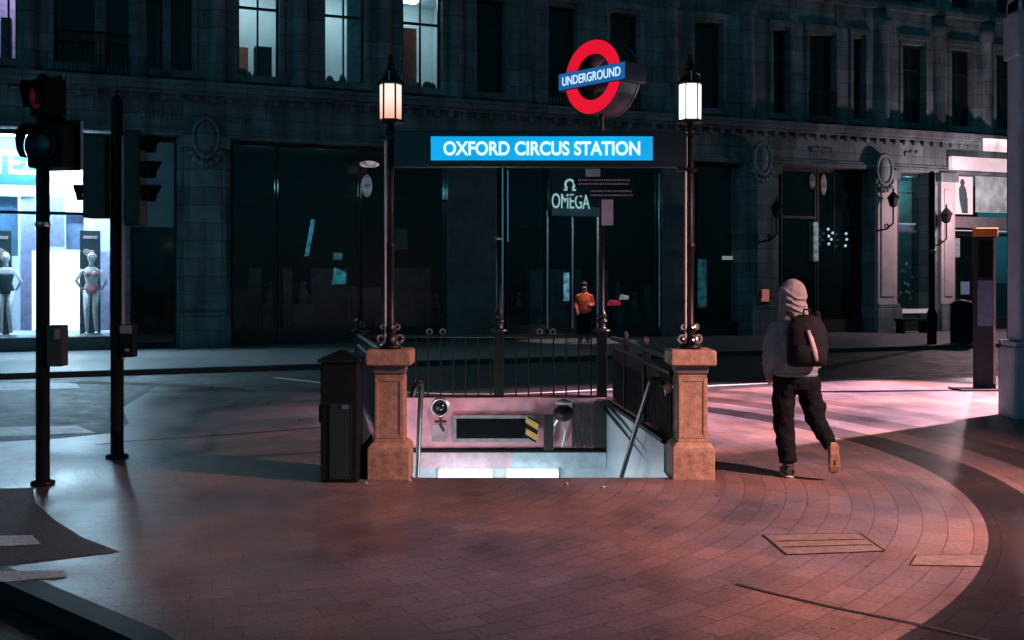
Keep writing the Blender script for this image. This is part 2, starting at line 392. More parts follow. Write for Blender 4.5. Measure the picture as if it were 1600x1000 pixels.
def cover(label, corners, z=.006, ribs=True):
    # access cover: frame gap round a recessed infill with two joints
    t = thing('access_cover', label, 'access cover', (0,0,0))
    P = [G(*p, 0) for p in corners]; c = sum(P, Vector())/4; t.location = c
    mb = MB(); inn = [p-c for p in P]
    for i in range(4):
        a, b = inn[i], inn[(i+1) % 4]
        mb.face([mb.v(v + Vector((0,0,z))) for v in (a*1.0, b*1.0, b*.955, a*.955)])
    mb.build('frame', M_joint, t)
    mb = MB(); mb.face([mb.v(v*.95+Vector((0,0,.004))) for v in inn]); mb.build('lid', mat('cover_lid', (.21,.17,.155), .5, 0, .35, 12, .3, 60), t)
    mb = MB()
    for f in (.33, .66) if ribs else ():
        a = inn[0].lerp(inn[3], f)*.9; b = inn[1].lerp(inn[2], f)*.9; d = (inn[3]-inn[0]).normalized()*.008
        mb.face([mb.v(v+Vector((0,0,.007))) for v in (a-d, b-d, b+d, a+d)])
    
    if ribs: mb.build('rib', M_joint, t)
    else: mb.bm.free()
cover('square paved access cover set in the orange pavement', [(1228,868),(1385,862),(1345,834),(1190,836)])
cover('narrow rectangular cover across the edge of dark paving ring', [(1420,884),(1536,886),(1542,868),(1430,868)], ribs=False)

# ------------------------------------------------------------------ stairwell
FLZ = -3.35
st = thing('station_stairwell', 'sunken stairwell with white and pink lit walls below the station sign', 'stairwell', (0,0,0))
mb = MB()   # steps
ns = 20
for i in range(ns):
    y0 = 9.30 + i*.29; z1 = -.165*(i+1); xl = S_FL[0] + (S_BL[0]-S_FL[0])*(y0-9.3)/6.1
    mb.box(xl-.02, 1.44, y0, y0+.29 if i < ns-1 else 15.4, FLZ-.2, z1)
mb.build('steps', mat('step_stone', (.16,.16,.17), .6, 0, .3, 8), st)
mb = MB()   # right wall with sloped coping
mb.M = Matrix.Identity(4)
mb.prism([(9.30,FLZ-.2),(15.4,FLZ-.2),(15.4,-.05),(9.58,.26),(9.58,.0),(9.30,.0)], 'x', 1.42, 1.62)
mb.build('side_wall', M_tile, st)
mb = MB(); mb.prism([(9.58,.262),(15.4,-.048),(15.4,.0),(9.58,.31)], 'x', 1.40, 1.64); mb.build('coping', M_blackm, st, bevel=.006)
mb = MB()
for y in (11.0, 12.6, 14.3): zz = .31-.31*(y-9.58)/5.82; mb.box(1.60, 1.74, y-.25, y+.25, zz-.25, zz-.01)
mb.build('coping_block', mat('pink_lit_coping', (.45,.36,.34), .7), st, bevel=.01)  # pink light caught by the coping stones, put into their colour
# left wall (a wedge)
mb = MB(); d = Vector((S_BL[0]-S_FL[0], S_BL[1]-S_FL[1], 0)).normalized(); nL = Vector((-d.y, d.x, 0))
a, b = Vector((*S_FL,0)), Vector((*S_BL,0))
mb.prism([tuple(a.xy), tuple(b.xy), tuple((b+nL*.2).xy), tuple((a+nL*.2).xy)], 'z', FLZ-.2, -.004); mb.build('side_wall', M_tile, st)
# back wall
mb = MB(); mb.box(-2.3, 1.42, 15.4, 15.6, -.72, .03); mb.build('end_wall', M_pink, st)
mb = MB(); mb.box(-2.3, 1.42, 15.4, 15.6, FLZ-.2, -.75); mb.build('lower_wall', M_tile, st)
mb = MB(); mb.box(-2.28, 1.41, 15.30, 15.42, -.775, -.745); mb.build('ledge', M_blackm, st)
mb = MB(); mb.box(-2.28, .0, 15.33, 15.40, -1.02, -.78); mb.build('bulkhead', mat('bulkhead_pink_lit', (.68,.52,.58), .4), st)  # pink light on this half of the bulkhead put into its colour
mb = MB(); mb.box(.0, 1.41, 15.33, 15.40, -1.02, -.78); mb.build('bulkhead', mat('bulkhead_blue_lit', (.45,.60,.66), .3), st)  # blue reflected light on this half put into its colour
M_tube = emit('tube_light', (.80,.92,1.0), 3)
for (pa, pb) in ((685,767),(793,872)):
    xa = (pa-800)/FPX*15.25; xb = (pb-800)/FPX*15.25
    mb = MB(); mb.box(xa, xb, 15.20, 15.34, -1.17, -1.035); o = mb.build('tube_light', M_tube, st)
    mb = MB(); mb.box(xa-.02, xb+.02, 15.345, 15.39, -1.20, -1.025); mb.build('light_housing', M_steel, st)
# ribbed panel near the right corner
mb = MB()
for i in range(6):
    xx = .90 + i*.065; mb.box(xx, xx+.035, 15.35, 15.398, -.70, -.05)
mb.build('rib_panel', mat('rib_dark', (.03,.035,.04), .5), st)
mb = MB(); mb.box(1.24, 1.41, 15.34, 15.397, -.71, -.02); mb.build('dark_panel', M_frame, st)
for (x_, y_, z_, w_) in ((-.5,12.9,-1.9,110),(.1,11.4,-1.7,230)):
    l = bpy.data.lights.new('underground_light', 'POINT'); l.energy = w_; l.color = (.88,.94,1.0); l.shadow_soft_size = .25
    o = bpy.data.objects.new('underground_light', l); COL.objects.link(o); o.parent = st; o.location = (x_, y_, z_)
# information screen
sc_ = thing('information_screen', 'wide dark screen in a grey frame on the stairwell end wall', 'screen', (-.27, 15.33, -.42))
mb = MB(); mb.box(-.62,.62,-.02,.065,-.20,.205); 
mb.build('frame', mat('grey_frame', (.30,.31,.33), .5), sc_, bevel=.01)
mb = MB(); mb.box(-.56,.56,-.03,-.018,-.145,.15); mb.build('display', M_darkglass, sc_)
# hazard board
hz = thing('hazard_board', 'small leaning board with yellow and black diagonal stripes', 'hazard board', at(831,671,15.1))
mb = MB(); mb.prism([(-.11,-.10),(.06,-.20),(.11,.10),(-.06,.20)], 'y', 0, .03); mb.build('panel', M_blackm, hz)
mb = MB()
for zc in (-.11, .06): mb.prism([(-.095,zc+.045),(.085,zc-.07),(.10,zc+.02),(-.085,zc+.125)], 'y', -.008, -.001)
mb.build('stripe', mat('hazard_yellow', (.75,.42,.10), .5, 0, .15, 9), hz)
# convex mirror on bracket
def mirror(label, p, r):
    t = thing('convex_mirror', label, 'mirror', p)
    mb = MB(); mb.arcbox((0,0,0), r*.78, r, 0, 2*math.pi, -.07, .03, 24, True); mb.build('rim', M_steel, t, True)
    mb = MB(); mb.M = Matrix.Rotation(R(90),4,'X'); mb.lathe([(r*.78,-.02),(r*.6,.03),(r*.3,.055),(.005,.06)], n=20); mb.build('glass', M_darkglass, t, True)
    mb = MB(); mb.tube([(0,.02,-r*.9),(0,.05,-.28),(.05,.07,-.36)], .022, 8); mb.tube([(-.09,.06,-.22),(.09,.06,-.22)], .02, 8); mb.build('bracket', M_frame, t)
    mb = MB(); mb.box(-.13,.10,.06,.10,-.52,-.26); mb.build('mount_box', mat('mount', (.35,.28,.31), .5), t, bevel=.01)
    return t
mirror('round convex mirror on a bracket at left of stairwell end wall', at(688,636,15.05), .14)
# dome camera with clutter
t = thing('security_camera', 'dark round security camera on an arm beside the hazard board', 'camera', at(880,640,15.0))
mb = MB(); mb.ell((0,0,-.05), .15, .15, .13); mb.build('dome', M_black, t, True)
mb = MB(); mb.lathe([(.05,.07),(.12,.09),(.12,.12),(.03,.16)], n=16); mb.build('cap', mat('cam_cap', (.45,.40,.42), .5), t, True)
mb = MB(); mb.tube([(0,.1,-.05),(-.12,.2,-.25),(-.16,.28,-.45)], .028, 8); mb.tube([(0,.05,-.14),(.04,.2,-.35),(.0,.26,-.58)], .022, 8); mb.build('arm', M_steel, t)
mb = MB(); mb.box(-.28,-.14,.15,.3,-.62,-.1); mb.build('junction_box', M_frame, t, bevel=.01)
# handrails
def handrail(label, pts):
    return tag(MB().tube(pts, .026, 12).build('handrail', M_black, None, True), label, 'handrail')
hr = handrail('slanting dark handrail descending beside the right stone pillar', [(1.46,9.62,.72),(1.43,9.52,.82),(1.36,9.47,.875),(1.30,9.47,.875),(1.29,9.52,.85),(1.27,10.4,.33),(1.25,11.6,-.395),(1.22,14.8,-2.3)])
handrail('dark handrail descending beside the left stone pillar', [(-.93,9.6,.72),(-.90,9.5,.82),(-.86,9.46,.86),(-.84,9.5,.84),(-.94,10.4,.33),(-1.07,11.6,-.395),(-1.5,14.8,-2.3)])
MB().ell((1.44,9.46,.80), .038, .03, .055).build('end_knob', mat('knob_brass', (.6,.34,.24), .35, .6), hr, True)

# ------------------------------------------------------------------ railings round the opening
def rail_z(y): return 1.09 - .13*(y-9.6)/5.8
# back railing
br = thing('rear_railing', 'black iron railing of thin bars behind the stairwell', 'railing', (0,0,0))
Y = 15.52
mb = MB(); mb.box(-2.3, 1.36, Y-.03, Y+.03, .93, .98); mb.build('top_rail', M_black, br, bevel=.01)
mb = MB(); mb.box(-2.3, 1.36, Y-.02, Y+.02, .035, .055); mb.build('lower_rail', M_black, br)
mb = MB()
x = -2.22
while x < 1.3: mb.box(x-.011, x+.011, Y-.011, Y+.011, .055, .93); x += .19
mb.build('bar', M_black, br)
for x in (-2.3, -.20, 1.36):
    mb = MB(); mb.box(x-.075, x+.075, Y-.075, Y+.075, 0.03, 1.02); mb.lathe([(.13,-.0),(.13,.03),(.06,.06),(.05,.12),(.09,.16),(.05,.21),(.01,.24)], (x,Y,1.02), 12)
    mb.build('post', M_black, br, bevel=.008)
mb = MB()
for x in (-1.25, -1.05, .42, .62):
    mb = MB(); mb.arcbox((x,Y,1.02), .030, .05, 0, 2*math.pi, Y-.01, Y+.01, 14, True); mb.build('scroll', M_brass, br)
# slim column rising from the middle post, and the one that carries the direction arms
def column(label, x, top, y=Y):
    t = thing('support_column', label, 'column', (x, y, 1.26))
    mb = MB(); mb.lathe([(.07,-.04),(.06,.05),(.034,.12),(.034,top-1.26)], n=14); mb.build('shaft', M_black, t, True)
    mb = MB(); mb.lathe([(.05,0),(.062,.03),(.05,.06)], (0,0,.55*(top-1.26)), 14); mb.build('collar', M_brass, t, True)
    return t
column('slim black column rising from middle of the rear railing', -.20, 3.35)
# right side railing on the coping
rr = thing('side_railing', 'dense black side railing running from the right stone pillar back to the corner', 'railing', (0,0,0))
def cz(y): return .31-.31*(y-9.58)/5.82
mb = MB()
for k, (zo, h) in enumerate(((0,.05),(-.15,.035))):
    mb.M = Matrix.Identity(4)
    za, zb = rail_z(9.62)+zo, rail_z(15.4)+zo
    mb.prism([(9.62,za-h),(15.4,zb-h),(15.4,zb),(9.62,za)], 'x', 1.475, 1.545)
mb.build('rail', M_black, rr, bevel=.006)
mb = MB(); y = 9.72
while y < 15.35:
    mb.box(1.50,1.522,y-.012,y+.012,cz(y),rail_z(y)-.14); y += .115
mb.build('bar', M_black, rr)
mb = MB(); mb.prism([(9.62,cz(9.62)+.05),(15.4,cz(15.4)+.05),(15.4,.62),(9.62,.78)], 'x', 1.526, 1.536); mb.build('panel', M_blackm, rr)
for y in (11.5, 13.5):
    mb = MB(); mb.box(1.47,1.55,y-.04,y+.04,cz(y),rail_z(y)+.02); mb.build('post', M_black, rr, bevel=.005)
mb = MB()
for y in (11.5, 13.5):
    for s in (-1, 1):
        mb = MB(); mb.M = Matrix.Translation((1.51,y+s*.09,rail_z(y)+.07)) @ Matrix.Rotation(R(90),4,'Z'); mb.arcbox((0,0,0), .028, .045, 0, 2*math.pi, -.01, .01, 14, True); mb.build('scroll', M_brass, rr)
# left side railing
lr = thing('side_railing', 'black side railing behind the left stone pillar and black cabinet', 'railing', (0,0,0))
mb = MB(); pa, pb = Vector((-1.10,9.65,0)), Vector((-2.3,15.4,0)); up = Vector((0,0,1))
for z in (1.05,.9,.1): mb.tube([pa+up*z, pb+up*(z-.08)], .03, 8)
mb.build('rail', M_black, lr)
mb = MB()
for i in range(1,46): p = pa.lerp(pb, i/46); mb.tube([p+up*.02, p+up*.9], .011, 6)
mb.build('bar', M_black, lr)

# ------------------------------------------------------------------ stone pillars
def pedestal(label, x):
    t = thing('stone_pillar', label, 'pillar', (x, 9.385, 0), 0, 'stone pillars at the station entrance')
    def sq(h, z0, z1): return (h, z0, z1)
    mb = MB(); q = math.sqrt(2); rot = R(45)
    mb.lathe([(.192*q,-.01),(.192*q,.25),(.187*q,.285),(.165*q,.315),(.145*q,.33)], n=4, rot=rot); mb.build('base', M_ped, t, bevel=.012)
    mb = MB(); mb.lathe([(.138*q,.33),(.128*q,.37),(.128*q,.91),(.132*q,.935)], n=4, rot=rot); mb.build('shaft', M_ped, t, bevel=.006)
    mb = MB()   # raised border round a sunk panel on each face
    for k in range(4):
        mb.M = Matrix.Rotation(k*math.pi/2,4,'Z')
        w, z0, z1, o, i_ = .128, .36, .91, -.136, -.124
        mb.box(-w, -w+.035, o, i_, z0, z1); mb.box(w-.035, w, o, i_, z0, z1)
        mb.box(-w+.035, w-.035, o, i_, z0, z0+.035); mb.box(-w+.035, w-.035, o, i_, z1-.035, z1)
    mb.M = Matrix.Identity(4); mb.build('panel_border', M_ped, t, bevel=.006)
    mb = MB(); mb.lathe([(.125*q,.935),(.140*q,.955),(.150*q,1.02)], n=4, rot=rot); mb.build('neck', M_neck, t, bevel=.005)
    mb = MB(); mb.lathe([(.195*q,1.02),(.205*q,1.035),(.205*q,1.145),(.192*q,1.165)], n=4, rot=rot); mb.build('cap', M_ped, t, bevel=.012)
    return t
XL, XR = -1.112, 1.632
pedestal('orange lit stone pillar beside the black cabinet', XL)
pedestal('orange lit stone pillar nearest the walking person', XR)

# ------------------------------------------------------------------ lamp posts with lanterns
def lamp_post(label, x, lit, power, col):
    t = thing('lamp_post', label, 'street lamp', (x, 9.385, 1.165), 0, 'lamp posts on the stone pillars')
    mb = MB()
    mb.lathe([(.10,0),(.10,.03),(.06,.05),(.045,.14),(.06,.17),(.036,.21),(.032,.9),(.046,.92),(.046,.96),(.031,.98),(.027,1.93),(.05,1.96),(.05,2.0),(.03,2.02),(.03,2.07)], n=16)
    mb.build('post', M_black, t, True)
    mb = MB()
    for k in range(4):
        mb = MB(); mb.M = Matrix.Rotation(k*math.pi/2+R(20),4,'Z')
        mb.arcbox((.085,0,.09), .026, .044, 0, 2*math.pi, -.009, .009, 14, True)
        mb.arcbox((.065,0,.20), .016, .030, 0, 2*math.pi, -.007, .007, 12, True)
        mb.build('scroll', M_brass, t)
    mb = MB(); mb.tube([(-.045,-.03,.05),(-.045,-.03,1.9)], .010, 8); mb.build('highlight_strip', mat('highlight_strip', (.6,.52,.54), .4), t)  # pale rod added for the pink highlight line down the post
    z0 = 2.07
    q = math.sqrt(2); rot = R(45)
    mb = MB()
    mb.lathe([(.03,z0-.02),(.13,z0),(.13,z0+.02),(.11,z0+.03)], n=6)
    for k in range(6):
        a = k*math.pi/3; b = .108
        mb.tube([(b*math.cos(a),b*math.sin(a),z0+.02),(b*math.cos(a)*.98,b*math.sin(a)*.98,z0+.35)], .0085, 6)
    mb.lathe([(.125,z0+.345),(.125,z0+.365),(.075,z0+.42),(.055,z0+.44),(.055,z0+.47),(.035,z0+.50),(.045,z0+.53),(.018,z0+.56),(.028,z0+.585),(.006,z0+.63)], n=6)
    mb.build('lantern_frame', M_black, t)
    mb = MB(); mb.lathe([(.098,z0+.032),(.102,z0+.343)], n=6); mb.build('lantern_glass', lit, t)
    mb = MB()
    for k in range(3):
        a = k*2*math.pi/3+.5; mb = MB(); mb.tube([(.10*math.cos(a),.10*math.sin(a),z0+.37),(.115*math.cos(a),.115*math.sin(a),z0+.45),(.07*math.cos(a),.07*math.sin(a),z0+.47)], .008, 6); mb.build('ornament', M_brass, t)
    return t
def lantern_mat(name, top, bot, s):
    m = emit(name, top, s); N = m.node_tree.nodes; L = m.node_tree.links; b = N['Principled BSDF']
    tc = N.new('ShaderNodeTexCoord'); sp = N.new('ShaderNodeSeparateXYZ'); L.new(tc.outputs['Generated'], sp.inputs[0])
    rp = N.new('ShaderNodeValToRGB'); rp.color_ramp.elements[0].color = (*bot,1); rp.color_ramp.elements[1].color = (*top,1)
    rp.color_ramp.elements[0].position = .05; rp.color_ramp.elements[1].position = .6
    L.new(sp.outputs[2], rp.inputs[0]); L.new(rp.outputs[0], b.inputs['Emission Color']); return m
lamp_post('black lamp post with warm peach lantern at left end of sign beam', XL, lantern_mat('warm_lantern', (1.0,.80,.72), (.85,.42,.30), 1.15), 0, None)
lamp_post('black lamp post with cold white lantern at right end of sign beam', XR, lantern_mat('cold_lantern', (.80,.93,1.0), (.80,.92,1.0), 5), 0, None)

# ------------------------------------------------------------------ lettering
def letters(name, txt, m, parent, w, h, loc, rot=(R(90),0,0), bold=.0, ext=.004, yscale=None):
    cu = bpy.data.curves.new(name, 'FONT'); cu.body = txt; cu.size = 1; cu.offset = bold; cu.extrude = .01; cu.align_x = 'CENTER'
    tmp = bpy.data.objects.new(name, cu); COL.objects.link(tmp)
    dg = bpy.context.evaluated_depsgraph_get(); dg.update()
    me = bpy.data.meshes.new_from_object(tmp.evaluated_get(dg)); bpy.data.objects.remove(tmp); bpy.data.curves.remove(cu)
    xs = [v.co.x for v in me.vertices]; ys = [v.co.y for v in me.vertices]
    cx, cy = (min(xs)+max(xs))/2, (min(ys)+max(ys))/2; sx, sy = w/(max(xs)-min(xs)), h/(max(ys)-min(ys))
    for v in me.vertices:
        v.co.x = (v.co.x-cx)*sx; v.co.y = (v.co.y-cy)*sy; v.co.z *= ext/.01
    me.materials.clear(); me.materials.append(m); me.name = name
    o = bpy.data.objects.new(name, me); COL.objects.link(o); o.parent = parent; o.location = loc; o.rotation_euler = rot
    return o
M_signblue = emit('sign_cyan', (.004,.37,.78), 1.0, .12, 2.5)
M_signwhite = emit('sign_letters', (.72,.97,1.0), 1.1)
sg = thing('station_sign', 'bright blue OXFORD CIRCUS STATION sign on a dark beam between the lamp posts', 'sign', ((XL+XR)/2, 9.385, 2.99))
hw = (XR-XL)/2
mb = MB(); mb.box(-hw+.03, hw-.03, -.05, .05, -.165, .165); mb.build('beam', M_navy, sg, bevel=.008)
mb = MB(); mb.box(-hw-.10, -hw+.03, -.06,.06,.09,.12); mb.box(hw-.03, hw+.08, -.06,.06,.12,.14); mb.box(hw-.12, hw+.06, -.05,.05,-.20,-.17); mb.build('bracket', M_black, sg)
cx = (846.5-829.5)/FPX*9.33; cx = ((673+1020)/2-800)/FPX*9.33 - (XL+XR)/2
mb = MB(); mb.box(cx-1.01, cx+1.01, -.062, -.052, -.105, .112); mb.build('light_panel', M_signblue, sg)
letters('lettering', 'OXFORD CIRCUS STATION', M_signwhite, sg, 1.79, .128, (cx,-.066,.003), bold=.022)
# roundel
rd = thing('roundel_sign', 'red ring sign with blue UNDERGROUND bar mounted above the beam', 'sign', at(940,123,9.40), R(-46)); rd.scale = (.95,.95,.95)
M_red = emit('roundel_red', (.80,.006,.03), 1.0, .05); M_rdark = mat('roundel_case', (.012,.02,.024), .45, 0, .3, 6)
mb = MB(); mb.arcbox((0,0,0), .215, .36, 0, 2*math.pi, -.12, .12, 48, True); mb.build('drum', M_rdark, rd)
for s, nm in ((-1,'face_ring'), (1,'face_ring')):
    mb = MB(); mb.arcbox((0,0,0), .222, .352, 0, 2*math.pi, s*.132, s*.122, 48, True); mb.build(nm, M_red, rd)
mb = MB(); mb.arcbox((0,0,0), .352, .366, 0, 2*math.pi, .12, .14, 48, True); mb.arcbox((0,0,0), .352, .366, 0, 2*math.pi, -.134, -.12, 48, True); mb.build('rim', mat('rim_grey', (.10,.12,.14), .4), rd)
mb = MB(); mb.box(-.428,.428,-.15,.15,-.085,.085); mb.build('bar_case', mat('bar_case', (.05,.06,.08), .45), rd, bevel=.004)
M_bar = emit('bar_blue', (.012,.105,.33), 1.0)
for s in (-1, 1):
    mb = MB(); mb.box(-.42,.42, min(s*.153,s*.158), max(s*.153,s*.158), -.078,.078); bf = mb.build('bar_face', M_bar, rd)
    letters('lettering', 'UNDERGROUND', emit('bar_white', (.62,.88,1.0), 1.0), bf, .74, .088, (0,s*.161,0), (R(90),0,0 if s < 0 else R(180)), bold=.008, ext=.002)
mb = MB(); mb.tube([(0,0,-.36),(0,0,-.51)], .03, 10); mb.build('mast', M_black, rd)

# ------------------------------------------------------------------ direction post
dp = thing('direction_post', 'black post with two dark direction arms and a pink notice behind the stairwell', 'signpost', (1.36, Y, 1.24))
mb = MB(); mb.lathe([(.08,0),(.06,.06),(.038,.12),(.036,2.2),(.05,2.22),(.01,2.27)], n=14); mb.build('post', M_black, dp, True)
M_ink = mat('pale_ink', (.42,.32,.40), .6, 0, .3, 40)
def S(px, py): p = at(px, py, Y-.06); return p.x-1.36, p.z-1.24
for (xa, xb, ya, yb) in ((896,986,277,292),(915,990,294,310)):
    x0, z1 = S(xa, ya); x1, z0 = S(xb, yb)
    mb = MB(); mb.prism([(x0+.04,z0),(x1,z0),(x1+.05,(z0+z1)/2),(x1,z1),(x0+.04,z1),(x0,(z0+z1)/2)], 'y', -.075, -.045); ar = mb.build('arm', M_blackm, dp)
    random.seed(xa)
    for row in (.70, .30):      # worn, unreadable text rows
        mb = MB(); x = x0+.07
        while x < x1-.04:
            l = random.uniform(.012,.03); zc = z0+(z1-z0)*row
            mb.box(x, x+l, -.080, -.0755, zc-.013, zc+.013); x += l+random.uniform(.006,.016)
        mb.build('lettering', M_ink, ar)
x0, z1 = S(940,312); x1, z0 = S(958,352)
mb = MB(); mb.box(x0,x1,-.07,-.05,z0,z1); mb.build('notice', mat('notice_pink', (.62,.44,.56), .6, 0, .15, 20), dp)
x0, z1 = S(915,264); x1, z0 = S(938,276)
mb = MB(); mb.box(x0,x1,-.07,-.05,z0,z1); mb.build('number_plate', mat('plate_grey', (.35,.45,.52), .5), dp)

# ------------------------------------------------------------------ black cabinet
bn = thing('litter_bin', 'tall black cabinet with pyramid lid left of the stone pillar', 'bin', (-1.53, 9.22, 0))
mb = MB(); mb.box(-.165,.165,-.165,.165,0,1.06); mb.build('body', M_blackm, bn, bevel=.012)
mb = MB(); mb.lathe([(.265,1.062),(.265,1.09),(.02,1.17)], n=4, rot=R(45)); mb.build('lid', M_black, bn, bevel=.006)
mb = MB(); mb.box(-.085,.105,-.178,-.166,.03,.70); mb.build('door', mat('cab_door', (.014,.022,.025), .5), bn, bevel=.006)
mb = MB(); mb.box(.106,.114,-.182,-.166,.05,.70); mb.build('edge_strip', M_frame, bn)
mb = MB(); mb.box(.03,.09,-.19,-.179,.655,.69); mb.build('handle', M_brass, bn)
mb = MB(); mb.box(-.20,-.166,-.06,.06,.52,.68); mb.build('side_box', M_blackm, bn, bevel=.008)
lw = thing('low_barrier', 'low black barrier panel between the cabinet and the left pillar', 'barrier', (-1.33, 9.36, 0))
mb = MB(); mb.prism([(-.05,0),(.05,0),(.05,.36),(.0,.30),(-.05,.24)], 'y', -.03, .03); mb.build('panel', M_blackm, lw)
mb = MB(); mb.tube([(-.05,0,.25),(.05,0,.375)], .014, 8); mb.build('edge', M_black, lw)

# ------------------------------------------------------------------ traffic signals
M_trafred = emit('red_lens', (.06,.004,.010), .5)
def visor(mb, c, d, r, l):
    # open hood: half-tube projecting along d from c
    d = Vector(d).normalized(); s = d.cross(Vector((0,0,1))).normalized(); u = Vector((0,0,1))
    n = 18; ri = []
    for k in range(n+1):
        a = R(-40) + R(260)*k/n; rr = s*math.cos(a)*r + u*math.sin(a)*r; e = l*(.55+.45*max(0, math.sin(a)))
        rin = rr*.93
        ri.append([mb.v(Vector(c)+rr), mb.v(Vector(c)+rr+d*e), mb.v(Vector(c)+rin+d*e), mb.v(Vector(c)+rin)])
    for k in range(n):
        for q in range(4): mb.face([ri[k][q], ri[k+1][q], ri[k+1][(q+1)%4], ri[k][(q+1)%4]])
def lens(mb, c, d, r):
    d = Vector(d).normalized(); M0 = Matrix.Translation(c) @ d.to_track_quat('Z','Y').to_matrix().to_4x4()
    old = mb.M; mb.M = M0; mb.lathe([(r,0),(r*.8,.02),(r*.4,.035),(.004,.04)], n=20); mb.M = old
ts = thing('traffic_signal', 'tall traffic signal at far left with a dim red lens and large round hood', 'traffic light', tuple(G(67,757)))
mb = MB(); mb.lathe([(.10,0),(.10,.03),(.058,.04),(.056,3.55),(.03,3.6)], n=18); mb.build('pole', M_black, ts, True)
def head(mb, c, yaw, w, h, dpt):
    mb.M = Matrix.Translation(c) @ Matrix.Rotation(yaw,4,'Z'); mb.box(-w/2,w/2,-dpt/2,dpt/2,-h/2,h/2); mb.M = Matrix.Identity(4)
yw = R(-38)
mb = MB(); head(mb, (.10,-.12,3.37), yw, .26,.32,.20); mb.build('upper_head', M_blackm, ts, bevel=.02)
mb = MB(); head(mb, (.12,-.02,3.37), yw, .34,.40,.02); mb.build('backing_board', M_blackm, ts, bevel=.01)
mb = MB(); mb.box(.235,.246,-.13,-.10,3.20,3.57); mb.box(.355,.367,-.06,-.03,2.76,3.18); mb.build('board_edge', mat('edge_white', (.40,.45,.46), .5), ts)
dv_ = (-math.sin(R(38)), -math.cos(R(38)), 0)
cc = Vector((.10,-.12,3.37)) + Vector(dv_)*.102
mb = MB(); lens(mb, cc, dv_, .105); mb.build('lens', M_trafred, ts, True)
mb = MB(); visor(mb, cc, dv_, .125, .12); mb.build('hood', M_blackm, ts)
mb = MB(); head(mb, (.13,-.12,2.95), R(-12), .34,.38,.20); mb.build('lower_head', M_blackm, ts, bevel=.02)
mb = MB(); head(mb, (.17,-.01,2.97), R(-12), .38,.44,.02); mb.build('backing_board', M_blackm, ts, bevel=.01)
dv2 = (-math.sin(R(12)), -math.cos(R(12)), 0); cc = Vector((.10,-.12,2.95)) + Vector(dv2)*.105
mb = MB(); visor(mb, cc, dv2, .170, .16); mb.build('hood', M_blackm, ts, True)
mb = MB(); lens(mb, cc, dv2, .155); mb.build('lens', mat('off_lens', (.006,.022,.03), .25), ts, True)
mb = MB(); mb.box(.06,.20,-.07,.06,1.04,1.40); mb.build('push_button_box', mat('button_box', (.05,.045,.05), .5), ts, bevel=.01)
mb = MB(); mb.box(.135,.185,-.078,-.071,1.28,1.37); mb.build('button_face', mat('button_face', (.30,.28,.33), .4), ts)
mb = MB(); mb.lathe([(.060,0),(.064,.02),(.060,.04)], (0,0,2.26), 14); mb.build('clamp', M_steel, ts)
t2 = thing('traffic_signal', 'second traffic signal with heads facing both sides in front of lit shop', 'traffic light', tuple(G(183,715)))
mb = MB(); mb.lathe([(.11,0),(.11,.03),(.064,.04),(.060,3.62),(.03,3.66)], n=18); mb.build('pole', M_black, t2, True)
mb = MB(); mb.box(.07,.095,-.065,-.045,1.0,3.25); mb.build('highlight_strip', mat('highlight_pink', (.46,.38,.42), .4), t2)  # pale strip put in for the pinkish highlight on the pole
mb = MB(); mb.box(-.31,-.075,-.11,.11,2.42,3.25); mb.build('side_head', mat('head_green', (.012,.025,.028), .5), t2, bevel=.02)
mb = MB(); visor(mb, (-.31,0,3.02), (-1,0,0), .10, .15); mb.build('hood', M_blackm, t2)
mb = MB(); visor(mb, (-.31,0,2.66), (-1,0,0), .10, .12); mb.build('hood', M_blackm, t2)
mb = MB(); mb.box(.11,.27,-.12,.12,2.34,3.30); mb.build('side_head', mat('head_green', (.012,.025,.028), .5), t2, bevel=.02)
for z in (3.16,2.90,2.66):
    mb = MB(); visor(mb, (.27,0,z), (1,0,0), .10, .17); mb.build('hood', M_blackm, t2)
mb = MB(); mb.tube([(0,0,3.2),(.12,0,3.2)], .02, 8); mb.tube([(0,0,2.5),(.12,0,2.5)], .02, 8); mb.tube([(0,0,3.1),(-.1,0,3.1)], .02, 8); mb.build('bracket', M_black, t2)
mb = MB(); mb.box(.055,.19,-.08,.05,1.02,1.35); mb.build('push_button_box', M_blackm, t2, bevel=.01)
mb = MB(); mb.box(.06,.18,-.088,-.081,1.26,1.34); mb.build('button_face', mat('button_face', (.30,.28,.33), .4), t2)
mb = MB(); mb.ell((.13,-.083,1.09),.022,.01,.022); mb.build('button', M_steel, t2)

# ------------------------------------------------------------------ the big building
bd = thing('terrace_building', 'long pale stone building with shops below and dark windows above', 'building', tuple(P0), WANG)
Z_OP, Z_ENT, SILL, HEAD_, NEXT = 5.70, 7.09, 7.45, 10.25, 11.75
wins = [(-10,33,'pink'),(84,148,0),(166,206,0),(226,258,0),(262,300,0),(372,437,'lit'),(508,571,'lit'),(630,691,'lit'),(745,790,0),(857,902,0),(953,1000,0),(1085,1130,0),(1208,1234,0),(1264,1306,0),(1333,1352,0),(1410,1446,0),(1486,1521,0),(1556,1592,0)]
TOP = 20
mb = MB(); edges = [-14.0]
for w in wins: edges += [U(w[0]), U(w[1])]
edges.append(62)
for i in range(0, len(edges), 2): mb.box(edges[i], edges[i+1], 0, .55, Z_ENT, TOP)
for i in range(1, len(edges)-1, 2):
    a, b = edges[i], edges[i+1]
    mb.box(a, b, .0, .55, Z_ENT, SILL); mb.box(a, b, .02, .55, HEAD_, NEXT); mb.box(a, b, .02, .55, 15.2, TOP)
mb.build('upper_wall', M_stone, bd)
ops = [(-90,176),(204,277),(360,1166),(1217,1363),(1400,1453),(1490,1640)]
e2 = [-14.0]
for a, b in ops: e2 += [U(a), U(b)]
e2.append(62)
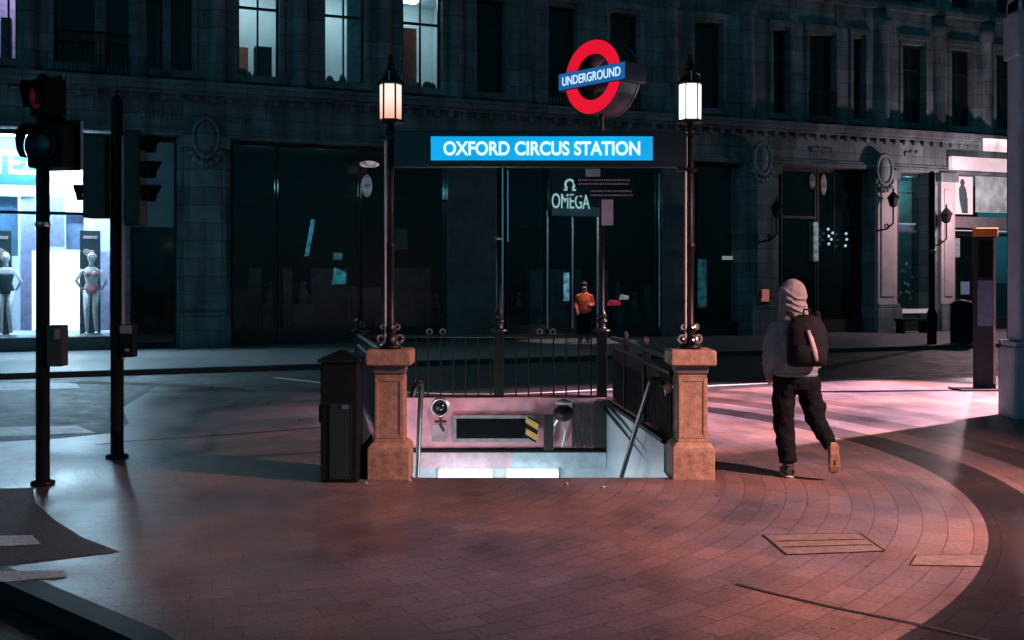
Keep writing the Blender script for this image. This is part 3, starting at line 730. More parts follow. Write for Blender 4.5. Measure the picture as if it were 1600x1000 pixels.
for i in range(0, len(e2), 2): MB().box(e2[i], e2[i+1], .02, .9, 0, Z_OP).build('wall_pier', M_stone, bd)
mb = MB(); mb.box(-14, 62, .0, .9, Z_OP, Z_ENT-.002); mb.build('entablature', M_stone, bd)
mb = MB(); mb.box(-14, 62, -.12, .0, Z_OP+.0, Z_OP+.14); mb.box(-14,62,-.06,.0,Z_OP+.14,Z_OP+.24); mb.build('architrave', M_stone, bd, bevel=.02)
mb = MB()
for k, (o_, z0, z1) in enumerate(((.14,6.68,6.78),(.30,6.78,6.86),(.46,6.86,7.00),(.52,7.00,7.10))): mb.box(-14, 62, -o_, .0-.001*k, z0, z1)
mb.build('cornice', M_stone, bd, bevel=.015)
mb = MB(); u = -13.8
while u < 61: mb.box(u, u+.14, -.28, -.142, 6.60, 6.678+.1); u += .42
mb.build('dentil_molding', M_stone, bd)['kind'] = 'stuff'
mb = MB()
for i in range(1, len(edges)-1, 2):
    a, b = edges[i], edges[i+1]
    mb.box(a-.14, a-.002, -.05, .0, SILL-.1, HEAD_+.12); mb.box(b+.002, b+.14, -.05, .0, SILL-.1, HEAD_+.12)
    mb.box(a-.20, b+.20, -.10, .0, HEAD_+.122, HEAD_+.30); mb.box(a-.2, b+.2, -.12, .0, SILL-.22, SILL-.102)
    mb.box(a-.14, a-.002, -.05, .0, NEXT, 15.3); mb.box(b+.002, b+.14, -.05, .0, NEXT, 15.3)
mb.build('window_surround', M_stone, bd, bevel=.01)
mb = MB(); mb.box(-14,62,-.16,.0,NEXT-.42,NEXT-.2); mb.box(-14,62,-.1,0,NEXT-.2,NEXT-.1); mb.build('string_course', M_stone, bd, bevel=.01)
# engaged columns between the upper windows
for px in (44, 215, 340, 468, 600, 712, 822, 1048, 1168, 1378, 1466, 1540):
    u = U(px); mb = MB(); mb.lathe([(.30,Z_ENT+.01),(.30,Z_ENT+.22),(.24,Z_ENT+.30),(.225,9.0),(.205,10.55),(.26,10.62),(.31,10.85),(.31,11.0)], (u,-.02,0), 16)
    mb.build('column', M_stone, bd, True)
# ground-floor pilasters with plinths and oval cartouches
for a, b in ((285,356),(1170,1214),(1365,1399),(1464,1489)):
    ua, ub = U(a), U(b)
    mb = MB(); mb.box(ua+.05, ub-.05, -.16, .018, 0, Z_OP-.001); mb.box(ua+.18, ub-.18, -.20, -.161, 1.25, Z_OP-.6); mb.build('pilaster', M_stone if a < 1300 else mat('pink_lit_stone', (.42,.37,.38), .7, 0, .15, 2), bd, bevel=.02)  # right-hand pilasters: pink shop light put into the stone colour
    mb = MB(); mb.box(ua-.06, ub+.06, -.30, -.162, -.05, .85); mb.box(ua, ub, -.26, -.163, .851, 1.0); mb.build('plinth', M_stone, bd, bevel=.03)
    mb = MB(); mb.box(ua-.04, ub+.04, -.26, -.002, Z_OP-.34, Z_OP-.003); mb.build('capital', M_stone, bd, bevel=.03)
for px, py in ((322,214),(1192,248),(1383,265)):
    u, z = W(px, py, -.3); mb = MB(); mb.ell((u,-.24,z), .26, .12, .46, 20, 12); mb.build('cartouche', M_stone, bd, True)
    mb = MB(); mb.M = Matrix.Translation((u,-.24,z)) @ Matrix.Diagonal((1,1,1.6,1)); mb.arcbox((0,0,0), .28, .37, 0, 2*math.pi, -.07, .08, 24, True)
    for k in range(7):
        a = R(-150+k*20); mb.ell((.42*math.cos(a), -.02, .40*math.sin(a)-.05), .09,.07,.06, 8, 6)
    mb.M = Matrix.Identity(4); mb.build('wreath', M_stone, bd, True)
# carved relief panel on the frieze
for px, py, l in ((252,178,.9),(365,186,.8),(1285,233,.8),(1425,240,.5)):
    u, z = W(px, py, -.05); mb = MB(); random.seed(px)
    for k in range(9): mb.ell((u-l/2+l*k/8, -.02, z+random.uniform(-.05,.05)), .07,.05,.10, 8, 6)
    mb.build('relief', M_stone, bd, True)
# upper windows
M_room = mat('room_wall', (.50,.62,.66), .7, 0, .12, .8)
for (a, b, lit) in wins:
    ua, ub = U(a), U(b); vg = .30; w_ = ub-ua
    mb = MB(); f = .06
    for (x0, x1, z0, z1) in ((ua,ua+f,SILL,HEAD_),(ub-f,ub,SILL,HEAD_),(ua+f,ub-f,HEAD_-f,HEAD_),(ua+f,ub-f,SILL,SILL+f)): mb.box(x0,x1,vg-.03,vg+.05,z0,z1)
    um = (ua+ub)/2; zt = SILL+1.92
    mb.box(um-.025,um+.025,vg-.02,vg+.04,SILL+f,HEAD_-f); mb.box(ua+f,um-.026,vg-.025,vg+.045,zt-.035,zt+.035); mb.box(um+.026,ub-f,vg-.025,vg+.045,zt-.035,zt+.035)
    wo_ = mb.build('window', M_frame, bd)
    mb = MB(); mb.quad((ua+f,vg+.01,SILL+f),(ub-f,vg+.01,SILL+f),(ub-f,vg+.01,HEAD_-f),(ua+f,vg+.01,HEAD_-f))
    mb.build('pane', M_pane if lit else M_darkglass, wo_)
    mb = MB(); mb.box(ua,ub,.30,.36,NEXT,15.2); mb.build('upper_pane', M_darkglass, bd)
    if not lit: continue
    mb = MB(); z0, z1, v0, v1 = SILL-.5, HEAD_+.4, .56, 3.2; x0, x1 = ua-.7, ub+.7
    mb.quad((x0,v1,z0),(x1,v1,z0),(x1,v1,z1),(x0,v1,z1)); mb.quad((x0,v0,z0),(x1,v0,z0),(x1,v1,z0),(x0,v1,z0)); mb.quad((x0,v0,z1),(x1,v0,z1),(x1,v1,z1),(x0,v1,z1))
    mb.quad((x0,v0,z0),(x0,v1,z0),(x0,v1,z1),(x0,v0,z1)); mb.quad((x1,v0,z0),(x1,v1,z0),(x1,v1,z1),(x1,v0,z1))
    mb.build('room', M_room if lit == 'lit' else mat('room_lilac', (.55,.42,.66), .7), bd)
    mb = MB(); mb.box(um-.45,um+.45,1.6,2.4,z1-.12,z1-.02); mb.build('room_light', emit('room_lamp', (.78,.95,1.0), 11.0), bd)
    mb = MB(); random.seed(a)
    if lit == 'lit':
        for k in range(14):
            xx = random.uniform(ua+.05, ub-.05); mb.ell((xx,.75,SILL+random.uniform(-.05,.22)), random.uniform(.06,.16), .1, random.uniform(.08,.20), 8, 6)
        mb.box(ua, ub, .62, .9, SILL-.5, SILL+.02)
        if a == 372: mb.box(um, ub-.1, .8, 1.2, SILL-.3, SILL+1.0)
        mb.build('window_plant', M_wdark, bd)
    if a == 630:
        mb = MB()
        for k in range(6): mb.box(ua+.04+k*.09, ua+.12+k*.09, .58, .66+.03*(k % 2), SILL+.1, SILL+1.85)
        mb.build('curtain', mat('orange_curtain', (.62,.22,.14), .8), bd)
    if a == 372:
        mb = MB(); mb.box(ua+.02, um-.05, 2.0, 2.3, SILL-.3, SILL+1.2); mb.build('curtain', mat('orange_curtain', (.62,.22,.14), .8), bd)
    if a == 508:
        mb = MB(); mb.box(um+.18, ub, .6, .68, SILL+.1, HEAD_); mb.build('curtain', mat('teal_curtain', (.10,.30,.33), .8), bd)
    if lit == 'pink':
        mb = MB(); mb.box(ua+.05, ua+.3, 1.2, 1.5, SILL-.3, SILL+1.3); mb.box(um+.1, um+.2, 1.0, 1.2, SILL-.3, SILL+1.9); mb.build('cupboard', M_wdark, bd)
# interiors behind the ground floor
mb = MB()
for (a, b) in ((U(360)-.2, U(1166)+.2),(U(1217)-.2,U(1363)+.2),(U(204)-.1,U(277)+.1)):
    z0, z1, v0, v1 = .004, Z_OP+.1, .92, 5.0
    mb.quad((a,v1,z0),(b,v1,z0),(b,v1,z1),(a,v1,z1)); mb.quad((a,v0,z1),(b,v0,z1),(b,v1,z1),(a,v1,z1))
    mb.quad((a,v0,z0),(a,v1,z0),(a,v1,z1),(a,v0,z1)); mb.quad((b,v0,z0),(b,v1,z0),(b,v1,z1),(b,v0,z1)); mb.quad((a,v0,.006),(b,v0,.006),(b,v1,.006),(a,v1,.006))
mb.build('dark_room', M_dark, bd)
# shopfronts in the dark openings: (px0, px1, kind)
VS = .55
def shopfront(px0, px1, name, pane=M_paned, fm=M_frame, fw=.05, trans=None, sill=.45, top=Z_OP):
    ua, ub = U(px0, VS), U(px1, VS)
    mb = MB()
    mb.box(ua,ua+fw,VS-.05,VS+.06,0.006,top-.004); mb.box(ub-fw,ub,VS-.05,VS+.06,0.006,top-.004); mb.box(ua+fw,ub-fw,VS-.05,VS+.06,top-.12,top-.005); mb.box(ua+fw,ub-fw,VS-.06,VS+.3,0.006,sill)
    if trans: mb.box(ua+fw,ub-fw,VS-.04,VS+.05,trans-.04,trans+.04)
    o = mb.build(name, fm, bd)
    mb = MB(); mb.quad((ua+fw,VS,sill),(ub-fw,VS,sill),(ub-fw,VS,top-.12),(ua+fw,VS,top-.12)); mb.build('pane', pane, o); return o
shopfront(362,432,'shop_window', trans=3.9); shopfront(434,562,'shop_window', trans=4.2); shopfront(564,698,'shop_window', trans=4.2)
shopfront(790,852,'shop_window', trans=3.4); shopfront(1087,1164,'shop_window')
shopfront(936,1028,'shop_window', sill=.2)
shopfront(856,893,'shop_door', sill=.12, top=4.0); shopfront(895,932,'shop_door', sill=.12, top=4.0)
shopfront(1219,1274,'shop_door', sill=.12, trans=4.0, pane=M_darkglass); shopfront(1276,1361,'shop_window', pane=M_darkglass)
shopfront(206,276,'shop_door', sill=.15, trans=3.15, pane=M_darkglass)
for px in (785,793,855,894,933,1030):
    u = U(px, VS-.08); mb = MB(); z0, z1 = (.3, 4.0) if px in (855,894,933) else ((3.0, 5.2) if px == 793 else (.3, 5.3))
    mb.tube([(u,VS-.09,z0),(u,VS-.09,z1)], .035, 8); mb.build('mullion', mat('polished_steel', (.60,.62,.64), .22, 1.0, .1, 20), bd)
for a, b in ((700,776),(1036,1085)):
    mb = MB(); mb.box(U(a,.3), U(b,.3), .3, .88, .006, Z_OP-.004); mb.build('pier', mat('dark_marble', (.09,.11,.12), .4, 0, .4, 1.5), bd, bevel=.02)
mb = MB(); ua, ub = U(858,.4), U(933,.4); mb.box(ua,ub,.36,.54,4.0,Z_OP-.01); mb.build('sign_box', mat('sign_box', (.05,.075,.08), .5), bd)
# transom panel over the left doorway
ua, ub = U(224,.4), U(272,.4); mb = MB(); mb.box(ua,ub,.40,.46,3.25,5.55); mb.build('transom_panel', mat('teal_panel', (.20,.30,.32), .5, 0, .2, 2), bd)

mb = MB(); random.seed(21)
for px in range(372, 1160, 26):
    if 696 < px < 780 or 1034 < px < 1088: continue
    v = random.uniform(1.6, 4.4); u = U(px, v); w = random.uniform(.25,.8); h = random.choice((.7,1.1,1.6,2.2)); mb = MB()
    mb.box(u-w/2,u+w/2,v,v+.4,.01,h)
    if h < 1.5: mb.lathe([(.14,h),(.16,h+.25),(.07,h+.5),(.10,h+.6),(.02,h+.72)], (u,v+.2,0), 10)
    else:
        for k in range(3): mb.box(u-w/2-.04,u+w/2+.04,v-.06,v,.4+k*.55,.44+k*.55)
    mb.build('display_counter', mat('counter', (.10,.13,.14), .35, 0, .5, 2), bd)
for px, v, w in ((405,2.2,9),(505,2.6,7),(640,2.4,7),(820,2.2,9),(985,2.4,12),(1125,2.0,8),(880,3.0,6)):
    lamp = bpy.data.lights.new('shop_night_light', 'POINT'); lamp.energy = w; lamp.color = (.25,.85,1.0); lamp.shadow_soft_size = .08
    o = bpy.data.objects.new('shop_night_light', lamp); COL.objects.link(o); o.parent = bd; o.location = (U(px,v), v, 4.6)
# watch-shop sign
u0, z0 = W(862,337,.33); u1, z1 = W(938,303,.33)
ws = thing('shop_sign', 'teal shop sign with white horseshoe symbol and white letters above glass doors', 'shop sign', tuple(wl((u0+u1)/2, .34, 0)), WANG)
um = (u0+u1)/2
mb = MB(); mb.box(u0-um,u1-um,-.03,.03,z0,W(862,278,.33)[1]); mb.build('panel', mat('sign_teal', (.035,.07,.075), .5, 0, .2, 3), ws)
mb = MB(); mb.box(u0-um,u1-um,-.05,-.031,z0,W(862,322,.33)[1]); mb.build('lower_band', mat('band_teal', (.25,.38,.41), .5, 0, .15, 4), ws)
M_let = emit('shop_letters', (.42,.74,.78), .62)
lu0, lz0 = W(862,325,.3); lu1, lz1 = W(921,304,.3)
letters('lettering', 'OMEGA', M_let, ws, lu1-lu0, lz1-lz0, ((lu0+lu1)/2-um, -.06, (lz0+lz1)/2), bold=.0, ext=.012)
ou, oz = W(890,290,.3); mb = MB(); mb.arcbox((ou-um,0,oz+.03), .12, .18, R(-52), R(232), -.075, -.045, 24)
for s in (-1, 1): mb.box(min(ou-um+s*.09,ou-um+s*.20), max(ou-um+s*.09,ou-um+s*.20), -.075, -.045, oz-.16, oz-.105)
mb.build('symbol', M_let, ws)

# left lit shop: room, panels, sign, posters
ua, ub = U(-90), U(176)
mb = MB(); v0, v1 = .9, 4.2; z0, z1 = .35, Z_OP
mb.quad((ua,v1,z0),(ub,v1,z0),(ub,v1,z1),(ua,v1,z1)); mb.quad((ua,.3,z0),(ub,.3,z0),(ub,v1,z0),(ua,v1,z0)); mb.quad((ua,.3,z1-.004),(ub,.3,z1-.004),(ub,v1,z1-.004),(ua,v1,z1-.004))
mb.quad((ua-.01,v0,z0),(ua-.01,v1,z0),(ua-.01,v1,z1),(ua-.01,v0,z1)); mb.quad((ub+.01,v0,z0),(ub+.01,v1,z0),(ub+.01,v1,z1),(ub+.01,v0,z1))
mb.build('shop_room', M_white, bd)
mb = MB(); mb.box(ua,ub,-.05,.5,0,.345); mb.build('stall_riser', mat('riser', (.05,.07,.075), .5), bd, bevel=.01)
M_shoplamp = emit('shop_lamp', (.50,.79,1.0), 220)
for vv in (.42, 2.6):
    mb = MB(); mb.box(ua+.3, ub-.3, vv, vv+.35, z1-.12, z1-.03); mb.build('ceiling_light', M_shoplamp, bd)
mb = MB()
for (x0,x1,za,zb) in ((ua,ub,Z_OP-.14,Z_OP-.01),(ua,ub,3.52,3.60)): mb.box(x0,x1,.28,.36,za,zb)
for px in (-40, 64, 176): u = U(px,.3); mb.box(u-.07 if px==176 else u-.035, u if px==176 else u+.035, .279, .361, .35, Z_OP-.15)
sw = mb.build('shop_window', M_frame, bd)
mb = MB(); mb.quad((ua,.32,.35),(ub,.32,.35),(ub,.32,Z_OP-.1),(ua,.32,Z_OP-.1)); mb.build('pane', M_pane, sw)
def panel(px0, py0, px1, py1, v, m, name='display_panel'):
    a, zt = W(px0, py0, v); b, zb = W(px1, py1, v); mb = MB(); mb.box(a,b,v,v+.06,max(zb,.37),zt); return mb.build(name, m, bd)
M_glow = emit('glow_panel', (.82,.92,1.0), 2.0, .1); M_lil = mat('lilac_panel', (.20,.22,.36), .5); M_blu = mat('blue_panel', (.04,.10,.18), .5)  # glowing panels added for the brightly lit display wall
panel(78,306,101,386,1.6,M_lil); panel(103,336,131,390,1.7,mat('slate_panel', (.10,.14,.24), .5))
panel(77,392,124,516,1.5,M_glow,'glow_panel'); panel(103,303,133,333,1.55,M_glow,'glow_panel')
panel(126,392,174,516,1.9,mat('lilac2', (.30,.30,.44), .5)); panel(-6,306,28,400,1.8,M_blu); panel(32,306,55,516,1.65,M_lil)
panel(-20,212,60,290,1.4,mat('cyan_panel', (.006,.06,.16), .5)); panel(50,392,56,516,1.2,M_glow,'glow_panel'); panel(-60,212,-22,516,1.7,M_lil)
uu0, zz0 = W(-14,271,.6); uu1, zz1 = W(137,240,.6); um = (uu0+uu1)/2
fs = thing('shop_sign', 'glowing white shop letters TEZENIS behind the far left traffic signal', 'shop sign', tuple(wl(um,.6,(zz0+zz1)/2)), WANG)
letters('lettering', 'TEZENIS', emit('white_letters', (.85,.95,1.0), 3), fs, uu1-uu0, zz1-zz0, (0,0,0), bold=.02, ext=.05)
mb = MB(); mb.tube([(-(uu1-uu0)/2,.07,0),((uu1-uu0)/2,.07,0)], .02, 8); mb.build('rail', M_steel, fs)
def poster(label, px0, px1, py0):
    a, zt = W(px0,py0,1.1); b, _ = W(px1,py0,1.1); c = (a+b)/2
    t = thing('poster_stand', label, 'poster', tuple(wl(c,1.1,.36)), WANG, 'poster stands in the lit shop')
    mb = MB(); mb.box(a-c,b-c,0,.06,0,zt-.36); mb.build('board', mat('poster_dark', (.02,.035,.045), .5), t)
    mb = MB(); random.seed(px0)
    mb.box(a-c+.08,b-c-.08,-.012,-.002,zt-.36-.22,zt-.36-.14)
    for k in range(6): mb.ell(((a+b)/2-c+random.uniform(-.1,.1),-.005,zt-.36-.62+random.uniform(-.14,.14)), .09,.006,.07,8,6)
    mb.build('print', mat('poster_print', (.55,.40,.42), .6), t)
poster('dark poster stand with pale print behind the pink mannequin', 125, 157, 360)
poster('dark poster stand with pale print behind the black mannequin', -12, 18, 360)
def mannequin(label, px, pytop, dress):
    u, ztop = W(px, pytop, .75); s = (ztop-.37)/1.78
    t = thing('mannequin', label, 'mannequin', tuple(wl(u,.75,.37)), WANG, 'mannequins in the lit shop')
    mb = MB(); mb.ell((0,0,1.66), .085,.10,.12); mb.tube([(0,0,1.6),(0,0,1.45)], [.045,.055], 10)
    mb.loft([(0,0,.90,.15,.10),(0,0,.98,.16,.11),(0,0,1.12,.115,.085),(0,0,1.28,.15,.10),(0,0,1.40,.165,.09),(0,0,1.46,.08,.06)])
    mb.tube([(-.09,0,.95),(-.10,-.02,.50),(-.09,0,.06)], [.085,.055,.035], 10); mb.tube([(.09,0,.95),(.07,-.05,.50),(.10,-.02,.06)], [.085,.055,.035], 10)
    mb.tube([(-.17,0,1.40),(-.31,.0,1.16),(-.19,-.05,.98)], [.045,.036,.025], 8); mb.tube([(.17,0,1.40),(.30,.02,1.15),(.20,-.02,.97)], [.045,.036,.025], 8)
    for s_ in (-1,1): mb.ell((s_*.095,-.05,.03), .04,.10,.03)
    for v in mb.bm.verts: v.co *= s
    mb.build('body', mat('mannequin', (.82,.78,.82), .5), t, True)
    mb = MB(); mb.loft([(0,0,.885,.13,.11),(0,0,.98,.168,.118),(0,0,1.06,.135,.10),(0,0,1.075,.120,.09)] if dress == 'pink' else [(0,0,.885,.13,.11),(0,0,.98,.168,.118),(0,0,1.12,.123,.093),(0,0,1.28,.158,.108),(0,0,1.33,.150,.10)])
    if dress == 'pink': mb.ell((-.07,-.06,1.30), .075,.06,.07); mb.ell((.07,-.06,1.30), .075,.06,.07)
    for v in mb.bm.verts: v.co *= s
    mb.build('underwear', mat('lingerie_pink', (.72,.30,.34), .7) if dress == 'pink' else mat('bodysuit_black', (.015,.03,.035), .7), t, True)
    mb = MB(); mb.lathe([(.26,-.005),(.26,.012),(.24,.02)], n=24); mb.build('stand', M_steel, t)
mannequin('pale mannequin in pink underwear with hands on hips', 143, 394, 'pink')
mannequin('pale mannequin in a black bodysuit at the far left', 9, 394, 'black')

# right lit shop
ua, ub = U(1490), U(1640); zf = W(1530,272,.2)[1]
mb = MB(); mb.quad((ua,3.5,0.006),(ub,3.5,0.006),(ub,3.5,Z_OP),(ua,3.5,Z_OP)); mb.quad((ua,.92,.006),(ub,.92,.006),(ub,3.5,.006),(ua,3.5,.006)); mb.build('shop_room', M_dark, bd)
mb = MB(); mb.box(U(1487,-.3), ub, -.34, -.16, W(1520,266,-.3)[1], W(1520,246,-.3)[1]); mb.build('lit_fascia', emit('fascia_pink', (1.0,.78,.84), .62, .3, .8), bd)
a, zt = W(1535,216,-.5); _, zb = W(1535,236,-.5); mb = MB(); mb.box(a, ub, -.56, -.53, zb, zt); mb.build('lit_fascia', emit('fascia_pink2', (1.0,.82,.86), .9, .4, 2.2), bd)
p1 = panel(1489,275,1520,335,.3,emit('poster_light', (1.0,.80,.84), .62),'glow_panel'); p2 = panel(1526,275,1640,335,.3,emit('poster_light2', (.50,.52,.54), .5, .6, 2.5),'glow_panel')
a, zt = W(1504,280,.28); mb = MB(); mb.ell((a,.285,zt-.12), .11,.012,.13); mb.loft([(a+.12,.285,zt-1.25,.14,.012),(a+.05,.285,zt-.75,.20,.012),(a,.285,zt-.35,.17,.012),(a,.285,zt-.2,.06,.012)], 12); mb.build('poster_print', mat('print_teal', (.06,.11,.12), .6), bd)
panel(1488,338,1640,359,.3,mat('grey_transom', (.22,.21,.22), .5),'transom_panel'); panel(1488,359,1640,364,.22,emit('transom_strip', (.9,.72,.76), .32),'transom_strip')
shopfront(1491,1522,'shop_window', top=3.6, pane=M_paned); shopfront(1524,1600,'shop_window', top=3.6, pane=M_paned)
panel(1482,372,1500,402,.1,mat('small_notice', (.25,.33,.35), .5),'notice'); panel(1508,470,1518,476,.5,emit('red_lamp', (.7,.10,.14), .5),'display_light'); panel(1503,440,1515,460,.9,emit('pale_lamp', (.20,.22,.35), .5),'display_light')
# tall window between right pilasters
shopfront(1401,1452,'shop_window', trans=3.6, sill=.55, pane=glass('teal_glass', (.5,.7,.7), .12))
mb = MB(); ua, ub = U(1399,.95), U(1456,.95); mb.quad((ua,1.9,.5),(ub,1.9,.5),(ub,1.9,5.6),(ua,1.9,5.6)); mb.quad((ua,.62,.5),(ub,.62,.5),(ub,1.9,.5),(ua,1.9,.5)); mb.build('window_back', mat('teal_back', (.16,.28,.29), .7, 0, .3, 2), bd)
panel(1403,348,1450,352,.7,emit('strip_lilac', (.50,.40,.46), .8),'display_strip'); panel(1400,483,1452,489,-.05,emit('sill_strip', (.75,.68,.72), .32),'sill_light')
mb = MB(); random.seed(3)
for k in range(40): u, z = W(random.uniform(1404,1446), random.uniform(410,470), .85); mb.ell((u,.85,z), .05,.04,.06, 6, 5)
mb.build('display_goods', mat('display_goods', (.45,.50,.50), .5, 0, .6, 7), bd)
panel(1404,300,1450,303,.75,M_frame,'blind'); mb = MB(); mb.box(ua, ub, .60, .62, 2.0, 2.4); mb.M = Matrix.Identity(4)
mb.bm.free()
mb = MB(); mb.box(U(1401,.7),U(1452,.7),.66,.70,W(1425,362,.7)[1],W(1425,352,.7)[1]); mb.build('display_shelf', M_lil, bd)
lamp = bpy.data.lights.new('window_display_lamp', 'POINT'); lamp.energy = 30; lamp.color = (.5,.95,1.0); lamp.shadow_soft_size = .1
o = bpy.data.objects.new('window_display_lamp', lamp); COL.objects.link(o); o.parent = bd; o.location = (U(1425,.95), 1.2, 5.2)

lamp = bpy.data.lights.new('fascia_fill', 'POINT'); lamp.energy = 480; lamp.color = (1.0,.66,.72); lamp.shadow_soft_size = .15
o = bpy.data.objects.new('fascia_fill', lamp); COL.objects.link(o); o.parent = bd; o.location = (U(1505,-1.2), -2.2, 4.6)  # unseen point light added to turn pilaster and far pavement pink
mb = MB(); ud = U(912,-1.0); mb.box(ud-.12,ud+.12,-2.75,-2.45,4.35,4.45); mb.box(ud-.02,ud+.02,-2.45,.38,4.38,4.43); mb.build('jacket_lamp', M_frame, bd)  # housing and arm added to carry the jacket spot
lamp = bpy.data.lights.new('jacket_light', 'SPOT'); lamp.spot_size = R(46); lamp.spot_blend = .5; lamp.energy = 420; lamp.color = (1.0,.85,.8); lamp.shadow_soft_size = .1  # spot added to brighten the orange jacket
o = bpy.data.objects.new('jacket_light', lamp); COL.objects.link(o); o.parent = bd; o.location = (ud, -2.6, 4.2); o.rotation_euler = (R(22),0,0)
# small lit things in the dark shops, glow mottled to look like reflections
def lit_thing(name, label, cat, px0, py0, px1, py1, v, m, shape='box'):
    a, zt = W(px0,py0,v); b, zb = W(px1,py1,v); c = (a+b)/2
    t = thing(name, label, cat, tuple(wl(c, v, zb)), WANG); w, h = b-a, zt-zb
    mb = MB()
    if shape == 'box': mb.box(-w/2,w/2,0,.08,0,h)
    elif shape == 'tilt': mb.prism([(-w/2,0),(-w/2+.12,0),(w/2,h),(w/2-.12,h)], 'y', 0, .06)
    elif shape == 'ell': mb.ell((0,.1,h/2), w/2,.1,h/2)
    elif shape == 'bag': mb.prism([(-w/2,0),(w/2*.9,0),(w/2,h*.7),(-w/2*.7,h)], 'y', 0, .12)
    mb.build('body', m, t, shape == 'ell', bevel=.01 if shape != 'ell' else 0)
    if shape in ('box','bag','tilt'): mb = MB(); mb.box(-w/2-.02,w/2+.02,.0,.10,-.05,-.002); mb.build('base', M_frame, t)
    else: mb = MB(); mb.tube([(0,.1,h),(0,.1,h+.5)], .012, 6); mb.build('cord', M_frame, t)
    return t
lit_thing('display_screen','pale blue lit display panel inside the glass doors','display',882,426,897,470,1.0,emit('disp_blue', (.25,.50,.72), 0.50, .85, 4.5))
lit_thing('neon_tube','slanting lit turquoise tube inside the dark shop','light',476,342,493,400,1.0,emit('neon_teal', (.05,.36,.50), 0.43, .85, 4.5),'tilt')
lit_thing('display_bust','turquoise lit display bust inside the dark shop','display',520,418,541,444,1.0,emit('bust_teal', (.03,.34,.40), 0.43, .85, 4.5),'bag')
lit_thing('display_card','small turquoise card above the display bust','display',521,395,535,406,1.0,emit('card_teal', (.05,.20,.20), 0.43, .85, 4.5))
lit_thing('wall_notice','dim teal notice panel right of the left lamp post','notice',618,358,637,390,.7,mat('notice_teal', (.10,.20,.20), .5))
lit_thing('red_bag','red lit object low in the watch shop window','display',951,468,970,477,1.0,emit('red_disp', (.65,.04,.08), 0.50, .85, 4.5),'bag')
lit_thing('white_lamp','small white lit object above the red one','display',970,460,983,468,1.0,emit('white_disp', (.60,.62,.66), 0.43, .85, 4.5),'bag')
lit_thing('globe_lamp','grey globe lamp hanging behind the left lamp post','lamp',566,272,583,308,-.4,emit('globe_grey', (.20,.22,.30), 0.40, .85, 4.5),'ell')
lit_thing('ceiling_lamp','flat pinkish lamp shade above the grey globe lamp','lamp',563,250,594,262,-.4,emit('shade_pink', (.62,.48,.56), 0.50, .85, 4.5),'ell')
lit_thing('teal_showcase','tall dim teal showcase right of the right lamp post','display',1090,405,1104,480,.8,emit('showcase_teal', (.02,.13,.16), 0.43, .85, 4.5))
lit_thing('price_board','thin white board in the window near the walking person','display',1130,400,1153,406,.8,emit('board_white', (.50,.50,.53), .5))
lit_thing('red_notice','small reddish notice on the pilaster behind the walking person','notice',1192,452,1202,471,-.24,emit('red_note', (.50,.16,.13), .55))
lit_thing('tall_highlight','vertical pale highlight put in as a glowing strip in the dark doorway','lamp',1273,347,1279,408,.4,emit('highlight_pale', (.30,.40,.46), 0.36, .85, 4.5))  # glowing strip painted in for a bluish vertical highlight
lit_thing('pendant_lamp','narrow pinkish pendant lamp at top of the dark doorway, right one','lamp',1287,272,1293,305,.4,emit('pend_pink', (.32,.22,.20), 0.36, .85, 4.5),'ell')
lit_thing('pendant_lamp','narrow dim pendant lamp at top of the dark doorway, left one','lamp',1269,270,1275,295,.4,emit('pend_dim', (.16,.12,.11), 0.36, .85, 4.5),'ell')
ch = thing('sparkle_lights','cluster of small pale bulbs in the dark doorway behind the person','lights', tuple(wl(U(1305,.3),.3,0)), WANG)
random.seed(5); u0 = U(1305,.3)
for (px,py) in ((1294,358),(1301,364),(1295,369),(1299,374),(1295,381),(1322,365),(1323,374),(1321,384)):
    u, z = W(px,py,.3); mb = MB(); mb.ell((u-u0,0,z), .045,.045,.05, 10, 8); mb.build('bulb', emit('bulb', (.45,.68,.80), .8), ch, True)
mb = MB(); mb.tube([(0,.05,W(1305,395,.3)[1]),(0,.05,5.6)], .015, 6); mb.build('stem', M_frame, ch)
def wall_lantern(label, px, py, side):
    u, z = W(px, py, -.5); t = thing('wall_lantern', label, 'lantern', tuple(wl(u,-.55,z)), WANG, 'unlit bracket lanterns on the pilasters')
    mb = MB(); mb.lathe([(.06,-.20),(.13,-.15),(.19,.10)], n=6); mb.build('lantern_glass', M_blackm, t)
    mb = MB(); mb.lathe([(.23,.10),(.21,.14),(.08,.30),(.03,.34),(.045,.38),(.005,.50)], n=6); mb.build('roof', M_blackm, t)
    mb = MB(); mb.tube([(0,0,-.2),(0,0,-.75),(side*.18,.1,-.95),(side*.45,.36,-1.02)], .03, 8); mb.arcbox((side*.2,.1,-.85), .05,.09,0,2*math.pi,.08,.12,14,True); mb.build('bracket', M_blackm, t)
wall_lantern('dark bracket lantern on the pink lit pilaster behind the person', 1394, 315, -1)
wall_lantern('dark bracket lantern barely visible on the left edge of the dark doorway', 1212, 330, -1)
wall_lantern('dark bracket lantern on the narrow pink lit pilaster beside the lit corner shop', 1477, 340, -1)

# balcony rail before the loggia windows at upper left, and small ones on the right
for (a, b) in ((84,206),(857,902),(953,1000),(1264,1306)):
    ua, ub = U(a,-.3), U(b,-.3); mb = MB(); mb.box(ua,ub,-.34,-.30,SILL+.72,SILL+.78); mb.box(ua,ub,-.34,-.30,Z_ENT+.03,Z_ENT+.08)
    u = ua
    while u < ub: mb.box(u,u+.02,-.33,-.31,Z_ENT+.08,SILL+.72); u += .11
    mb.build('balcony_rail', M_blackm, bd)

